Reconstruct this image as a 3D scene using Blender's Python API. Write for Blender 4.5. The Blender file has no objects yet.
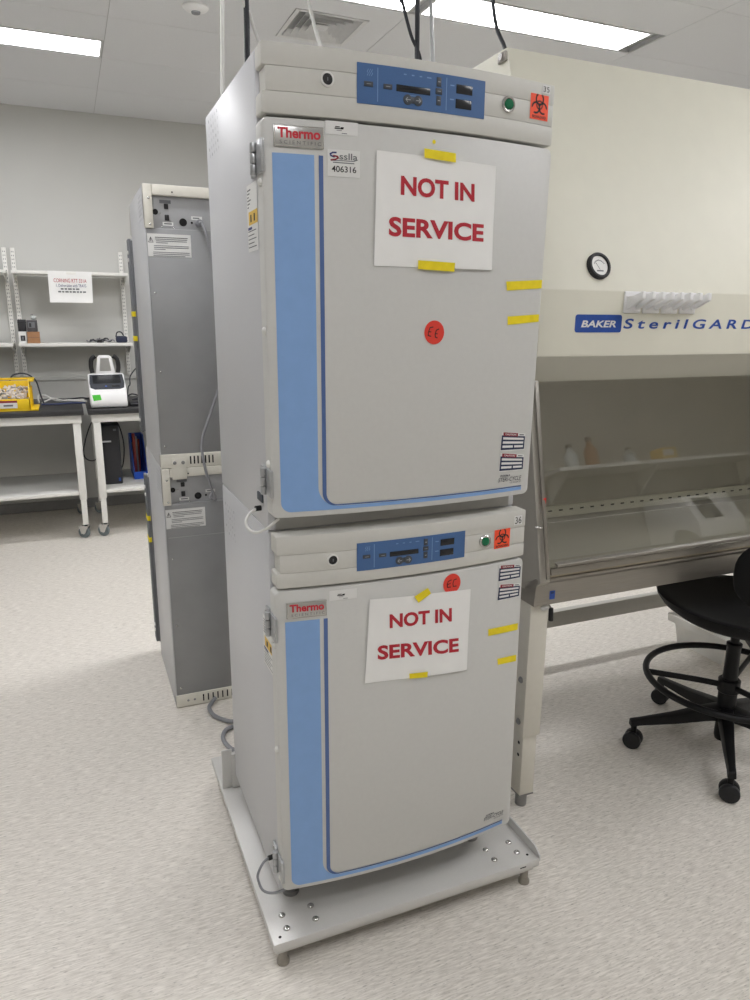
import bpy, bmesh, math, random
from mathutils import Vector, Matrix
random.seed(7)
C = bpy.context.scene.collection
PI = math.pi

# ------------------------------------------------------------------ camera
def cam_setup():
    cd = bpy.data.cameras.new('camera'); co = bpy.data.objects.new('camera', cd); C.objects.link(co)
    px, py, pz = -0.3826, -1.4958, 1.6049
    yaw, pitch, roll, f = -0.3973, 0.2447, -0.0065, 720.475
    cy, sy, cp, sp = math.cos(yaw), math.sin(yaw), math.cos(pitch), math.sin(pitch)
    fw = Vector((-sy*cp, cy*cp, -sp)); r = Vector((cy, sy, 0)); d = fw.cross(r)
    c, s = math.cos(roll), math.sin(roll)
    R = c*r + s*d; Dn = -s*r + c*d
    M = Matrix((R, -Dn, -fw)).transposed().to_4x4(); M.translation = (px, py, pz)
    co.matrix_world = M
    cd.sensor_fit = 'VERTICAL'; cd.sensor_height = 36; cd.lens = 36*f/1000
    cd.clip_start = 0.05
    bpy.context.scene.camera = co
cam_setup()

# ------------------------------------------------------------------ materials
def lin(c):
    return tuple(((x/255)/12.92 if x/255 <= 0.04045 else ((x/255+0.055)/1.055)**2.4) for x in c) + (1.0,)
MATS = {}
def mat(name, rgb, rough=0.5, metal=0.0, var=0.04, scale=40.0, bump=0.0, stretch=None, spec=0.5, coat=0.0, emit=None):
    m = bpy.data.materials.new(name); m.use_nodes = True
    nt = m.node_tree; b = nt.nodes['Principled BSDF']
    tc = nt.nodes.new('ShaderNodeTexCoord'); mp = nt.nodes.new('ShaderNodeMapping')
    nz = nt.nodes.new('ShaderNodeTexNoise'); nz.inputs['Scale'].default_value = scale; nz.inputs['Detail'].default_value = 4
    if stretch: mp.inputs['Scale'].default_value = stretch
    nt.links.new(tc.outputs['Object'], mp.inputs['Vector']); nt.links.new(mp.outputs['Vector'], nz.inputs['Vector'])
    rp = nt.nodes.new('ShaderNodeValToRGB')
    base = lin(rgb)
    rp.color_ramp.elements[0].position = 0.3; rp.color_ramp.elements[1].position = 0.7
    rp.color_ramp.elements[0].color = tuple(v*(1-var) for v in base[:3])+(1,)
    rp.color_ramp.elements[1].color = tuple(min(1, v*(1+var)) for v in base[:3])+(1,)
    nt.links.new(nz.outputs['Fac'], rp.inputs['Fac']); nt.links.new(rp.outputs['Color'], b.inputs['Base Color'])
    b.inputs['Roughness'].default_value = rough; b.inputs['Metallic'].default_value = metal
    b.inputs['Specular IOR Level'].default_value = spec
    if coat: b.inputs['Coat Weight'].default_value = coat
    if bump:
        bp = nt.nodes.new('ShaderNodeBump'); bp.inputs['Strength'].default_value = bump; bp.inputs['Distance'].default_value = 0.002
        nt.links.new(nz.outputs['Fac'], bp.inputs['Height']); nt.links.new(bp.outputs['Normal'], b.inputs['Normal'])
    if emit:
        b.inputs['Emission Color'].default_value = lin(emit[0]); b.inputs['Emission Strength'].default_value = emit[1]
    MATS[name] = m
    return m

mat('door_grey', (206, 206, 203), 0.42, var=0.012, scale=90)
mat('header_grey', (205, 204, 198), 0.5, var=0.012, scale=90)
mat('side_silver', (202, 203, 206), 0.42, metal=0.12, var=0.015, scale=300, bump=0.06)
mat('kick_grey', (175, 174, 170), 0.5, var=0.02)
mat('stand_grey', (208, 207, 204), 0.33, metal=0.15, var=0.02, scale=300, bump=0.04)
mat('stripe_blue', (133, 170, 220), 0.42, var=0.02)
mat('stripe_navy', (82, 108, 160), 0.42, var=0.02)
mat('panel_blue', (70, 105, 154), 0.4, var=0.05, scale=500)
mat('panel_line', (120, 155, 200), 0.5)
mat('button_grey', (66, 72, 80), 0.5)
mat('button_mark', (160, 165, 170), 0.5)
mat('screen_black', (34, 36, 40), 0.25)
mat('chrome', (205, 205, 203), 0.2, metal=1.0, var=0.03)
mat('steel', (160, 156, 149), 0.42, metal=1.0, var=0.05, scale=12, stretch=(1, 30, 30))
mat('steel_dull', (150, 150, 150), 0.45, metal=1.0, var=0.05)
mat('hinge_metal', (178, 180, 182), 0.35, metal=0.7, var=0.05)
mat('paper', (240, 240, 238), 0.75, var=0.015, scale=20)
mat('sign_red', (182, 40, 54), 0.7, var=0.03)
mat('ink_black', (30, 30, 32), 0.7)
mat('ink_grey', (110, 112, 116), 0.7)
mat('ink_navy', (40, 50, 110), 0.6)
mat('brand_red', (200, 40, 58), 0.5)
mat('brand_blue', (38, 78, 160), 0.45)
mat('plate_silver', (190, 190, 188), 0.3, metal=0.8, var=0.03)
mat('tape_yellow', (240, 218, 22), 0.5, var=0.06, scale=60, bump=0.1)
mat('sticker_red', (226, 62, 48), 0.55, var=0.02)
mat('sticker_orange', (252, 86, 48), 0.5, var=0.02)
mat('sticker_white', (226, 226, 224), 0.5, var=0.01)
mat('sticker_navy', (34, 44, 78), 0.5)
mat('sticker_maroon', (140, 36, 50), 0.5)
mat('label_yellow', (226, 188, 84), 0.55)
mat('green_light', (22, 110, 72), 0.25)
mat('rubber_black', (30, 30, 32), 0.6)
mat('hole_black', (14, 14, 15), 0.8)
mat('cord_white', (222, 222, 218), 0.45)
mat('cord_black', (44, 46, 52), 0.5)
mat('cord_grey', (140, 141, 145), 0.5)
mat('cord_blue', (52, 66, 110), 0.5)
mat('tube_clear', (196, 198, 200), 0.25)
mat('back_metal', (150, 151, 152), 0.42, metal=0.5, var=0.07, scale=6)
mat('back_recess', (170, 171, 173), 0.45, metal=0.35, var=0.05, scale=10)
mat('rail_cream', (222, 219, 208), 0.5, var=0.02)
mat('gasket_grey', (110, 112, 116), 0.55)
mat('cabinet_cream', (228, 226, 211), 0.5, var=0.012, scale=15)
mat('cabinet_interior', (196, 192, 180), 0.5, metal=0.0, var=0.05, scale=5)
mat('grille_tan', (176, 166, 148), 0.4, metal=0.6, var=0.05)
mat('leg_cream', (214, 210, 198), 0.5, var=0.02)
mat('bar_grey', (186, 184, 176), 0.5, var=0.02)
mat('hook_white', (240, 240, 240), 0.35, var=0.01)
mat('gauge_face', (226, 226, 222), 0.3)
mat('chair_black', (9, 9, 11), 0.65, var=0.12, scale=200, bump=0.1, spec=.25)
mat('chair_plastic', (13, 13, 15), 0.45, var=0.08, spec=.3)
mat('wheel_black', (30, 31, 33), 0.45, spec=.4)
mat('steel_side', (178, 174, 165), 0.5, metal=0.4, var=0.03, scale=6)
mat('worktop_black', (48, 48, 50), 0.4, var=0.08)
mat('bench_white', (232, 231, 226), 0.45, var=0.015)
mat('caster_grey', (110, 120, 124), 0.5)
mat('shelf_white', (236, 235, 230), 0.5, var=0.01)
mat('bin_yellow', (238, 200, 24), 0.42, var=0.05)
mat('bits_white', (225, 215, 205), 0.5, var=0.15, scale=30)
mat('instrument_white', (240, 240, 240), 0.35, var=0.01)
mat('instrument_dark', (64, 67, 74), 0.25)
mat('tape_green', (70, 190, 50), 0.55)
mat('box_black', (40, 40, 44), 0.5)
mat('box_dark', (74, 72, 76), 0.5, var=0.25, scale=60)
mat('box_brown', (168, 124, 88), 0.7, var=0.05)
mat('pouch_navy', (40, 46, 70), 0.6)
mat('pc_black', (38, 40, 48), 0.42, var=0.06)
mat('pc_silver', (190, 192, 196), 0.35)
mat('blue_plastic', (30, 82, 190), 0.4, var=0.05)
mat('red_thing', (170, 70, 58), 0.5, var=0.1)
mat('wall_paint', (203, 203, 199), 0.7, var=0.01, scale=3)
mat('wall_front_paint', (188, 184, 176), 0.7, var=0.01, scale=3)
mat('cabinet_cream_shaded', (188, 186, 173), 0.5, var=0.012, scale=15)  # cabinet cream darkened to paint in the shade of the downward-facing chamfer
mat('base_grey', (150, 150, 150), 0.6)
mat('ceiling_tile', (226, 227, 229), 0.85, var=0.02, scale=150, bump=0.05)
mat('ceiling_gap', (190, 190, 190), 0.9)
mat('vent_white', (222, 222, 222), 0.5)
mat('vent_dark', (112, 113, 116), 0.7)
mat('lamp_frame', (235, 235, 235), 0.5)
mat('bottle_plastic', (200, 205, 205), 0.3)
mat('wood_door', (190, 186, 176), 0.5)

def lamp_mat(strength):
    m = bpy.data.materials.new('lamp_diffuser'); m.use_nodes = True
    nt = m.node_tree; b = nt.nodes['Principled BSDF']
    tc = nt.nodes.new('ShaderNodeTexCoord'); nz = nt.nodes.new('ShaderNodeTexNoise'); nz.inputs['Scale'].default_value = 30
    mx = nt.nodes.new('ShaderNodeMapRange'); mx.inputs['To Min'].default_value = strength*.98; mx.inputs['To Max'].default_value = strength*1.02
    nt.links.new(tc.outputs['Object'], nz.inputs['Vector']); nt.links.new(nz.outputs['Fac'], mx.inputs['Value'])
    b.inputs['Base Color'].default_value = (0.9, 0.9, 0.9, 1)
    b.inputs['Emission Color'].default_value = (0.985, 0.98, 1.0, 1)
    nt.links.new(mx.outputs['Result'], b.inputs['Emission Strength'])
    MATS['lamp'] = m
LAMP = 23.0
lamp_mat(LAMP)

def glass_mat():
    m = bpy.data.materials.new('sash_glass'); m.use_nodes = True
    nt = m.node_tree; nt.nodes.clear()
    out = nt.nodes.new('ShaderNodeOutputMaterial'); mx = nt.nodes.new('ShaderNodeMixShader')
    tr = nt.nodes.new('ShaderNodeBsdfTransparent'); gl = nt.nodes.new('ShaderNodeBsdfGlossy')
    lw = nt.nodes.new('ShaderNodeLayerWeight'); lw.inputs['Blend'].default_value = 0.5
    pw = nt.nodes.new('ShaderNodeMath'); pw.operation = 'POWER'; pw.inputs[1].default_value = 5
    fr = nt.nodes.new('ShaderNodeMath'); fr.operation = 'MULTIPLY_ADD'; fr.inputs[1].default_value = .91; fr.inputs[2].default_value = .09
    nt.links.new(lw.outputs['Facing'], pw.inputs[0]); nt.links.new(pw.outputs['Value'], fr.inputs[0])
    tc = nt.nodes.new('ShaderNodeTexCoord'); nz = nt.nodes.new('ShaderNodeTexNoise'); nz.inputs['Scale'].default_value = 3
    rp = nt.nodes.new('ShaderNodeValToRGB')
    rp.color_ramp.elements[0].color = (0.87, 0.87, 0.85, 1); rp.color_ramp.elements[1].color = (0.91, 0.91, 0.89, 1)
    nt.links.new(tc.outputs['Object'], nz.inputs['Vector']); nt.links.new(nz.outputs['Fac'], rp.inputs['Fac'])
    nt.links.new(rp.outputs['Color'], tr.inputs['Color'])
    gl.inputs['Roughness'].default_value = 0.0; gl.inputs['Color'].default_value = (1, 1, 1, 1)
    nt.links.new(fr.outputs['Value'], mx.inputs['Fac']); nt.links.new(tr.outputs['BSDF'], mx.inputs[1]); nt.links.new(gl.outputs['BSDF'], mx.inputs[2])
    nt.links.new(mx.outputs['Shader'], out.inputs['Surface'])
    MATS['glass'] = m
glass_mat()

def floor_mat():
    m = bpy.data.materials.new('vinyl_floor'); m.use_nodes = True
    nt = m.node_tree; b = nt.nodes['Principled BSDF']; L = nt.links.new
    tc = nt.nodes.new('ShaderNodeTexCoord')
    def noise(scale, st, detail=3):
        mp = nt.nodes.new('ShaderNodeMapping'); mp.inputs['Scale'].default_value = st
        mp.inputs['Rotation'].default_value = (0, 0, 0.05)
        n = nt.nodes.new('ShaderNodeTexNoise'); n.inputs['Scale'].default_value = scale; n.inputs['Detail'].default_value = detail
        L(tc.outputs['Object'], mp.inputs['Vector']); L(mp.outputs['Vector'], n.inputs['Vector']); return n
    n1 = noise(26, (1, 8, 1), 7); n2 = noise(55, (1, 6, 1), 4); n3 = noise(1.2, (1, 1, 1), 2)
    r1 = nt.nodes.new('ShaderNodeValToRGB')
    r1.color_ramp.elements[0].position = 0.32; r1.color_ramp.elements[0].color = lin((206, 200, 190))
    r1.color_ramp.elements[1].position = 0.68; r1.color_ramp.elements[1].color = lin((241, 236, 228))
    L(n1.outputs['Fac'], r1.inputs['Fac'])
    r2 = nt.nodes.new('ShaderNodeValToRGB')
    r2.color_ramp.elements[0].position = 0.31; r2.color_ramp.elements[0].color = (0.50, 0.49, 0.48, 1)
    r2.color_ramp.elements[1].position = 0.40; r2.color_ramp.elements[1].color = (1, 1, 1, 1)
    L(n2.outputs['Fac'], r2.inputs['Fac'])
    mx = nt.nodes.new('ShaderNodeMixRGB'); mx.blend_type = 'MULTIPLY'; mx.inputs['Fac'].default_value = 0.8
    L(r1.outputs['Color'], mx.inputs['Color1']); L(r2.outputs['Color'], mx.inputs['Color2'])
    r3 = nt.nodes.new('ShaderNodeValToRGB')
    r3.color_ramp.elements[0].color = (0.95, 0.95, 0.95, 1); r3.color_ramp.elements[1].color = (1, 1, 1, 1)
    L(n3.outputs['Fac'], r3.inputs['Fac'])
    m2 = nt.nodes.new('ShaderNodeMixRGB'); m2.blend_type = 'MULTIPLY'; m2.inputs['Fac'].default_value = 1
    L(mx.outputs['Color'], m2.inputs['Color1']); L(r3.outputs['Color'], m2.inputs['Color2'])
    L(m2.outputs['Color'], b.inputs['Base Color'])
    b.inputs['Roughness'].default_value = 0.5; b.inputs['Specular IOR Level'].default_value = 0.35
    MATS['floor'] = m
floor_mat()

# ------------------------------------------------------------------ mesh builder
TXT = {}
def text_mesh(s, bold=0.0, spacing=1.0, shear=0.0):
    k = (s, bold, spacing, shear)
    if k in TXT: return TXT[k]
    cu = bpy.data.curves.new('lettering_curve', 'FONT'); cu.body = s; cu.offset = bold; cu.space_character = spacing; cu.shear = shear
    cu.resolution_u = 4; cu.fill_mode = 'FRONT'
    o = bpy.data.objects.new('lettering_source', cu); C.objects.link(o)
    dg = bpy.context.evaluated_depsgraph_get(); dg.update()
    me = bpy.data.meshes.new_from_object(o.evaluated_get(dg))
    vs = [(v.co.x, v.co.y) for v in me.vertices]; fs = [tuple(p.vertices) for p in me.polygons]
    bpy.data.objects.remove(o); bpy.data.curves.remove(cu); bpy.data.meshes.remove(me)
    x0 = min(v[0] for v in vs); x1 = max(v[0] for v in vs); y0 = min(v[1] for v in vs); y1 = max(v[1] for v in vs)
    vs = [((x-x0)/(x1-x0), (y-y0)/(y1-y0)) for x, y in vs]
    TXT[k] = (vs, fs); return TXT[k]

class MB:
    def __init__(s): s.v = []; s.f = []; s.m = []; s.mats = []
    def mi(s, m):
        if m not in s.mats: s.mats.append(m)
        return s.mats.index(m)
    def add(s, vs, fs, m):
        o = len(s.v); i = s.mi(m)
        s.v += [tuple(v) for v in vs]
        for f in fs: s.f.append(tuple(o+k for k in f)); s.m.append(i)
    def from_bm(s, bm, m):
        bm.verts.index_update(); bmesh.ops.recalc_face_normals(bm, faces=bm.faces[:])
        s.add([v.co for v in bm.verts], [[v.index for v in f.verts] for f in bm.faces], m); bm.free()
    def box(s, a, b, m, bevel=0.0, seg=2, M=None):
        bm = bmesh.new(); bmesh.ops.create_cube(bm, size=1)
        lo = [min(a[i], b[i]) for i in range(3)]; hi = [max(a[i], b[i]) for i in range(3)]
        for v in bm.verts: v.co = Vector([(lo[i]+hi[i])/2+v.co[i]*(hi[i]-lo[i]) for i in range(3)])
        if bevel: bmesh.ops.bevel(bm, geom=bm.edges[:]+bm.verts[:], offset=bevel, segments=seg, profile=0.5, affect='EDGES')
        if M: bm.transform(M)
        s.from_bm(bm, m); return s
    def cyl(s, p0, p1, r, m, r2=None, n=20, bevel=0.0):
        p0 = Vector(p0); p1 = Vector(p1); d = p1-p0
        bm = bmesh.new(); bmesh.ops.create_cone(bm, cap_ends=True, segments=n, radius1=r, radius2=r if r2 is None else r2, depth=d.length)
        if bevel:
            ed = [e for e in bm.edges if any(len(f.verts) > 4 for f in e.link_faces)]
            bmesh.ops.bevel(bm, geom=ed, offset=bevel, segments=2, profile=0.5, affect='EDGES')
        bm.transform(Matrix.Translation((p0+p1)/2) @ d.to_track_quat('Z', 'Y').to_matrix().to_4x4())
        s.from_bm(bm, m); return s
    def sphere(s, c, r, m, sc=(1, 1, 1), n=16):
        bm = bmesh.new(); bmesh.ops.create_uvsphere(bm, u_segments=n, v_segments=n//2+2, radius=r)
        for v in bm.verts: v.co = Vector([c[i]+v.co[i]*sc[i] for i in range(3)])
        s.from_bm(bm, m); return s
    def lathe(s, prof, m, c=(0, 0, 0), n=32, M=None):
        vs = []; fs = []
        for r, z in prof:
            for k in range(n):
                a = 2*PI*k/n; vs.append(Vector((r*math.cos(a), r*math.sin(a), z)))
        for i in range(len(prof)-1):
            for k in range(n):
                fs.append((i*n+k, i*n+(k+1) % n, (i+1)*n+(k+1) % n, (i+1)*n+k))
        if prof[0][0] > 1e-6: fs.append(tuple(reversed(range(n))))
        if prof[-1][0] > 1e-6: fs.append(tuple((len(prof)-1)*n+k for k in range(n)))
        if M: vs = [M @ v for v in vs]
        vs = [v+Vector(c) for v in vs]
        bm = bmesh.new(); bv = [bm.verts.new(v) for v in vs]
        for f in fs: bm.faces.new([bv[i] for i in f])
        bmesh.ops.remove_doubles(bm, verts=bm.verts[:], dist=1e-6)
        s.from_bm(bm, m); return s
    def tube(s, pts, r, m, n=10, sub=6, closed=False, flat=1.0):
        P = [Vector(p) for p in pts]; Q = []
        if closed:
            Q = P[:]
        elif sub > 1 and len(P) > 2:
            for i in range(len(P)-1):
                a = P[max(i-1, 0)]; b = P[i]; c = P[i+1]; d = P[min(i+2, len(P)-1)]
                for k in range(sub):
                    t = k/sub
                    Q.append(0.5*((2*b)+(-a+c)*t+(2*a-5*b+4*c-d)*t*t+(-a+3*b-3*c+d)*t**3))
            Q.append(P[-1])
        else: Q = P
        N = len(Q); up = Vector((0, 0, 1)); vs = []; fs = []; prev = None
        for i in range(N):
            if closed: t = Q[(i+1) % N]-Q[i-1]
            else: t = Q[min(i+1, N-1)]-Q[max(i-1, 0)]
            t.normalize()
            if prev is None:
                u = t.cross(up)
                if u.length < 1e-3: u = t.cross(Vector((1, 0, 0)))
            else: u = prev-t*prev.dot(t)
            u.normalize(); w = t.cross(u); prev = u
            for k in range(n):
                a = 2*PI*k/n; vs.append(Q[i]+u*math.cos(a)*r+w*math.sin(a)*r*flat)
        for i in range(N if closed else N-1):
            j = (i+1) % N
            for k in range(n): fs.append((i*n+k, i*n+(k+1) % n, j*n+(k+1) % n, j*n+k))
        if not closed: fs.append(tuple(range(n))); fs.append(tuple((N-1)*n+k for k in range(n)))
        bm = bmesh.new(); bv = [bm.verts.new(v) for v in vs]
        for f in fs:
            try: bm.faces.new([bv[i] for i in f])
            except ValueError: pass
        s.from_bm(bm, m); return s
    def prism(s, prof, x0, x1, m, axis='x', bevel=0.0):
        # prof in the two other axes (x: (y,z); y: (x,z); z: (x,y))
        def mk(p, t):
            return (t, p[0], p[1]) if axis == 'x' else (p[0], t, p[1]) if axis == 'y' else (p[0], p[1], t)
        bm = bmesh.new(); a = [bm.verts.new(mk(p, x0)) for p in prof]; b = [bm.verts.new(mk(p, x1)) for p in prof]
        bm.faces.new(a); bm.faces.new(list(reversed(b))); n = len(prof)
        for i in range(n): bm.faces.new((a[i], b[i], b[(i+1) % n], a[(i+1) % n]))
        if bevel: bmesh.ops.bevel(bm, geom=bm.edges[:]+bm.verts[:], offset=bevel, segments=2, profile=0.5, affect='EDGES')
        s.from_bm(bm, m); return s
    # ---- flat marks laid on a surface given by map(u, v, off)
    def quad(s, mp, P, off, m, n=6):
        (a, b, c, d) = [Vector(p) for p in P]; vs = []; fs = []
        for j in range(3):
            for i in range(n+1):
                s_ = i/n; t = j/2
                p = (a*(1-s_)+b*s_)*(1-t)+(d*(1-s_)+c*s_)*t
                vs.append(mp(p.x, p.y, off))
        for j in range(2):
            for i in range(n):
                k = j*(n+1)+i; fs.append((k, k+n+1, k+n+2, k+1))
        s.add(vs, fs, m); return s
    def rect(s, mp, u0, v0, u1, v1, off, m, n=6):
        return s.quad(mp, ((u0, v1), (u1, v1), (u1, v0), (u0, v0)), off, m, n)
    def disc(s, mp, cu, cv, r, off, m, r2=None, n=28, rin=0.0, a0=0, a1=2*PI):
        r2 = r2 or r; vs = []; fs = []
        for k in range(n+1):
            a = a0+(a1-a0)*k/n
            vs.append(mp(cu+r*math.cos(a), cv+r2*math.sin(a), off))
            vs.append(mp(cu+r*rin*math.cos(a), cv+r2*rin*math.sin(a), off))
        for k in range(n): fs.append((2*k, 2*k+2, 2*k+3, 2*k+1))
        s.add(vs, fs, m); return s
    def stroke(s, mp, pts, w, off, m):
        for (a, b) in zip(pts[:-1], pts[1:]):
            a = Vector(a); b = Vector(b); d = (b-a); L = d.length or 1e-6; d /= L; nn = Vector((-d.y, d.x))*w/2; a = a-d*w*.3; b = b+d*w*.3
            s.quad(mp, (a+nn, b+nn, b-nn, a-nn), off, m, 1)
        return s
    def text(s, mp, t, P, off, m, bold=0.0, spacing=1.0, shear=0.0):
        # P: TL, TR, BR, BL corners
        vs, fs = text_mesh(t, bold, spacing, shear)
        a, b, c, d = [Vector(p) for p in P]; out = []
        for x, y in vs:
            p = (d*(1-x)+c*x)*(1-y)+(a*(1-x)+b*x)*y
            out.append(mp(p.x, p.y, off))
        s.add(out, fs, m); return s
    def textbox(s, mp, t, u0, v0, u1, v1, off, m, **k):
        return s.text(mp, t, ((u0, v1), (u1, v1), (u1, v0), (u0, v0)), off, m, **k)
    def build(s, name, parent=None, smooth=True, ang=40):
        me = bpy.data.meshes.new(name)
        org = parent['_o'] if parent is not None and '_o' in parent.keys() else (0, 0, 0)
        org = Vector(org)
        me.from_pydata([Vector(v)-org for v in s.v], [], s.f)
        for m in s.mats: me.materials.append(MATS[m])
        me.polygons.foreach_set('material_index', s.m)
        me.validate(); me.update()
        if smooth:
            me.polygons.foreach_set('use_smooth', [True]*len(me.polygons)); me.set_sharp_from_angle(angle=math.radians(ang))
        o = bpy.data.objects.new(name, me); C.objects.link(o)
        if parent is not None:
            o.parent = parent; o['_o'] = tuple(org); PARTS.append(o)
        return o
PARTS = []
def thing(name, label, cat, loc=(0, 0, 0), group=None):
    o = bpy.data.objects.new(name, None); C.objects.link(o); o.location = loc; o.empty_display_size = 0.05
    o['_o'] = tuple(loc); o['label'] = label; o['category'] = cat; PARTS.append(o)
    if group: o['group'] = group
    return o
def solo(mb, name, label, cat, loc=(0, 0, 0), group=None):
    h = {'_o': loc}
    me = mb.build(name)
    off = Vector(loc)
    me.data.transform(Matrix.Translation(-off)); me.location = off
    me['label'] = label; me['category'] = cat
    if group: me['group'] = group
    return me
def struct(mb, name, smooth=False):
    o = mb.build(name, None, smooth); o['kind'] = 'structure'; return o
def lab(o, t): o['label'] = t; return o

# ------------------------------------------------------------------ the room
X0, X1, Y0, Y1, H = -3.2, 5.6, -2.75, 5.1, 3.165
struct(MB().box((X0-.1, Y0-.1, -.1), (X1+.1, Y1+.1, 0), 'floor'), 'floor')
struct(MB().box((X0-.1, Y1, 0), (X1+.1, Y1+.1, H+.2), 'wall_paint'), 'wall_back')
struct(MB().box((X0-.1, Y0-.1, 0), (X1+.1, Y0, H+.2), 'wall_front_paint'), 'wall_front')
struct(MB().box((X0-.1, Y0, 0), (X0, Y1, H+.2), 'wall_paint'), 'wall_left')
struct(MB().box((X1, Y0, 0), (X1+.1, Y1, H+.2), 'wall_paint'), 'wall_right')
struct(MB().box((X0, Y1-.012, 0), (X1, Y1, .085), 'base_grey', .003), 'baseboard_back')
struct(MB().box((X0, Y1-.016, 1.105), (X1, Y1, 1.135), 'wall_paint', .003), 'trim_1')
# ceiling: mineral tiles on a grid, lamps and the diffuser cut into it
TX = [-0.03+1.455*k for k in range(-3, 5)]
TY = [5.108-.679*k for k in range(0, 15)]
LW = .30
lamps = [(-1.455, 3.752), (-.0, 2.392), (1.455, 2.392), (-1.455, 1.036), (2.91, 3.752), (-1.455, -1.682), (1.455, -1.003), (2.91, -.323)]  # first three are visible fixtures; the rest are unseen, added to balance the brightness
cb = MB()
cb.box((X0-.1, Y0-.1, H+.03), (X1+.1, Y1+.1, H+.1), 'ceiling_gap')
g = .0018
xs = [X0]+[x for x in TX if X0 < x < X1]+[X1]; ys = sorted([Y0]+[y for y in TY if Y0 < y < Y1]+[Y1])
for i in range(len(xs)-1):
    for j in range(len(ys)-1):
        a0, a1, b0, b1 = xs[i]+g, xs[i+1]-g, ys[j]+g, ys[j+1]-g
        if a1-a0 < .02 or b1-b0 < .02: continue
        hit = None
        for lx, ly in lamps:
            if abs(ly-b1) < .05 and lx-.05 < (a0+a1)/2-.6 and (a0+a1)/2 < lx+1.46: hit = (lx, ly)
        if hit:
            cb.box((a0, b0, H), (a1, b1-LW-.006, H+.03), 'ceiling_tile')
        elif abs((a0+a1)/2-.70) < .2 and b0 < 2.75 < b1:
            # square hole for the air diffuser
            cb.box((a0, b0, H), (.86, b1, H+.03), 'ceiling_tile'); cb.box((1.27, b0, H), (a1, b1, H+.03), 'ceiling_tile')
            cb.box((.86, b0, H), (1.27, 2.56, H+.03), 'ceiling_tile'); cb.box((.86, 2.97, H), (1.27, b1, H+.03), 'ceiling_tile')
        else:
            cb.box((a0, b0, H), (a1, b1, H+.03), 'ceiling_tile')
for x in xs[1:-1]: cb.box((x-.01, Y0, H+.003), (x+.01, Y1, H+.006), 'ceiling_gap')
for y in ys[1:-1]: cb.box((X0, y-.01, H+.003), (X1, y+.01, H+.006), 'ceiling_gap')
struct(cb, 'ceiling')
LAMPLAB = {0: 'bright recessed strip light at upper left, nearest the back wall', 1: 'bright recessed strip light behind the tall stack, left of its longer neighbour', 2: 'long bright strip light above the cream safety cabinet'}
for k, (lx, ly) in enumerate(lamps):
    x0, x1 = lx-.03+.05, lx-.03+1.455-.008
    if k == 0: x0 = lx+.02; x1 = -.037
    if k == 2: x1 = 2.79
    t = thing('ceiling_light', LAMPLAB.get(k, 'unseen recessed strip light added to brighten the room'), 'light', ((x0+x1)/2, ly-LW/2, H), 'recessed ceiling strip lights')
    f = MB(); y0, y1 = ly-LW+.004, ly-.008
    for a, b in (((x0, y0), (x1, y0+.012)), ((x0, y1-.012), (x1, y1)), ((x0, y0+.012), (x0+.012, y1-.012)), ((x1-.012, y0+.012), (x1, y1-.012))):
        f.box((a[0], a[1], H), (b[0], b[1], H+.03), 'lamp_frame')
    f.build('frame', t)
    MB().box((x0+.0125, y0+.0125, H+.004), (x1-.0125, y1-.0125, H+.02), 'lamp').build('diffuser', t)

t = thing('air_vent', 'square louvred air diffuser in the ceiling above the stacked units', 'vent', (1.065, 2.765, H))
v = MB(); cx, cy = 1.065, 2.765
def ringbox(mb, hw, w, z0, z1, m):
    # four mitred sloping blades of a square cone louvre
    o, i = hw, hw-w
    P = lambda q, z: [(cx-q, cy-q, z), (cx+q, cy-q, z), (cx+q, cy+q, z), (cx-q, cy+q, z)]
    a = P(o, z0); b = P(i, z1); a2 = [(x, y, z+.003) for x, y, z in a]; b2 = [(x, y, z+.003) for x, y, z in b]
    vs = a+b+a2+b2; fs = []
    for k in range(4):
        n = (k+1) % 4; fs += [(k, n, 4+n, 4+k), (8+k, 12+k, 12+n, 8+n), (k, 8+k, 8+n, n), (4+k, 4+n, 12+n, 12+k)]
    mb.add(vs, fs, m)
f = MB(); ringbox(f, .203, .025, H-.004, H-.001, 'vent_white'); f.build('frame', t, smooth=False)
MB().box((cx-.2, cy-.2, H+.045), (cx+.2, cy+.2, H+.05), 'vent_dark').build('backing', t)
for hw in (.172, .138, .104, .070):
    l = MB(); ringbox(l, hw, .022, H-.002, H+.026, 'vent_white'); l.build('louvre', t, smooth=False)
l = MB().box((cx-.034, cy-.034, H+.0), (cx+.034, cy+.034, H+.006), 'vent_white', .002); l.build('louvre', t)

t = thing('smoke_detector', 'round white detector on the ceiling at the top left', 'detector', (.38, 2.75, H))
MB().lathe([(.066, 0), (.066, -.008), (.058, -.016), (.040, -.023), (.026, -.026)], 'hook_white', (.38, 2.75, H), 28).build('housing', t)
MB().lathe([(.024, -.025), (.022, -.033), (.0, -.035)], 'cord_grey', (.38, 2.75, H), 20).build('sensor', t)

# ------------------------------------------------------------------ incubators facing the camera
W = .66; SAG = .027
def surf(x): return -SAG*(1-(2*x/W-1)**2)
def FR(u, v, off): return (u, surf(u)-off, v)
def SD(u, v, off): return (-off, -u, v)      # left side, u = -y

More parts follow.
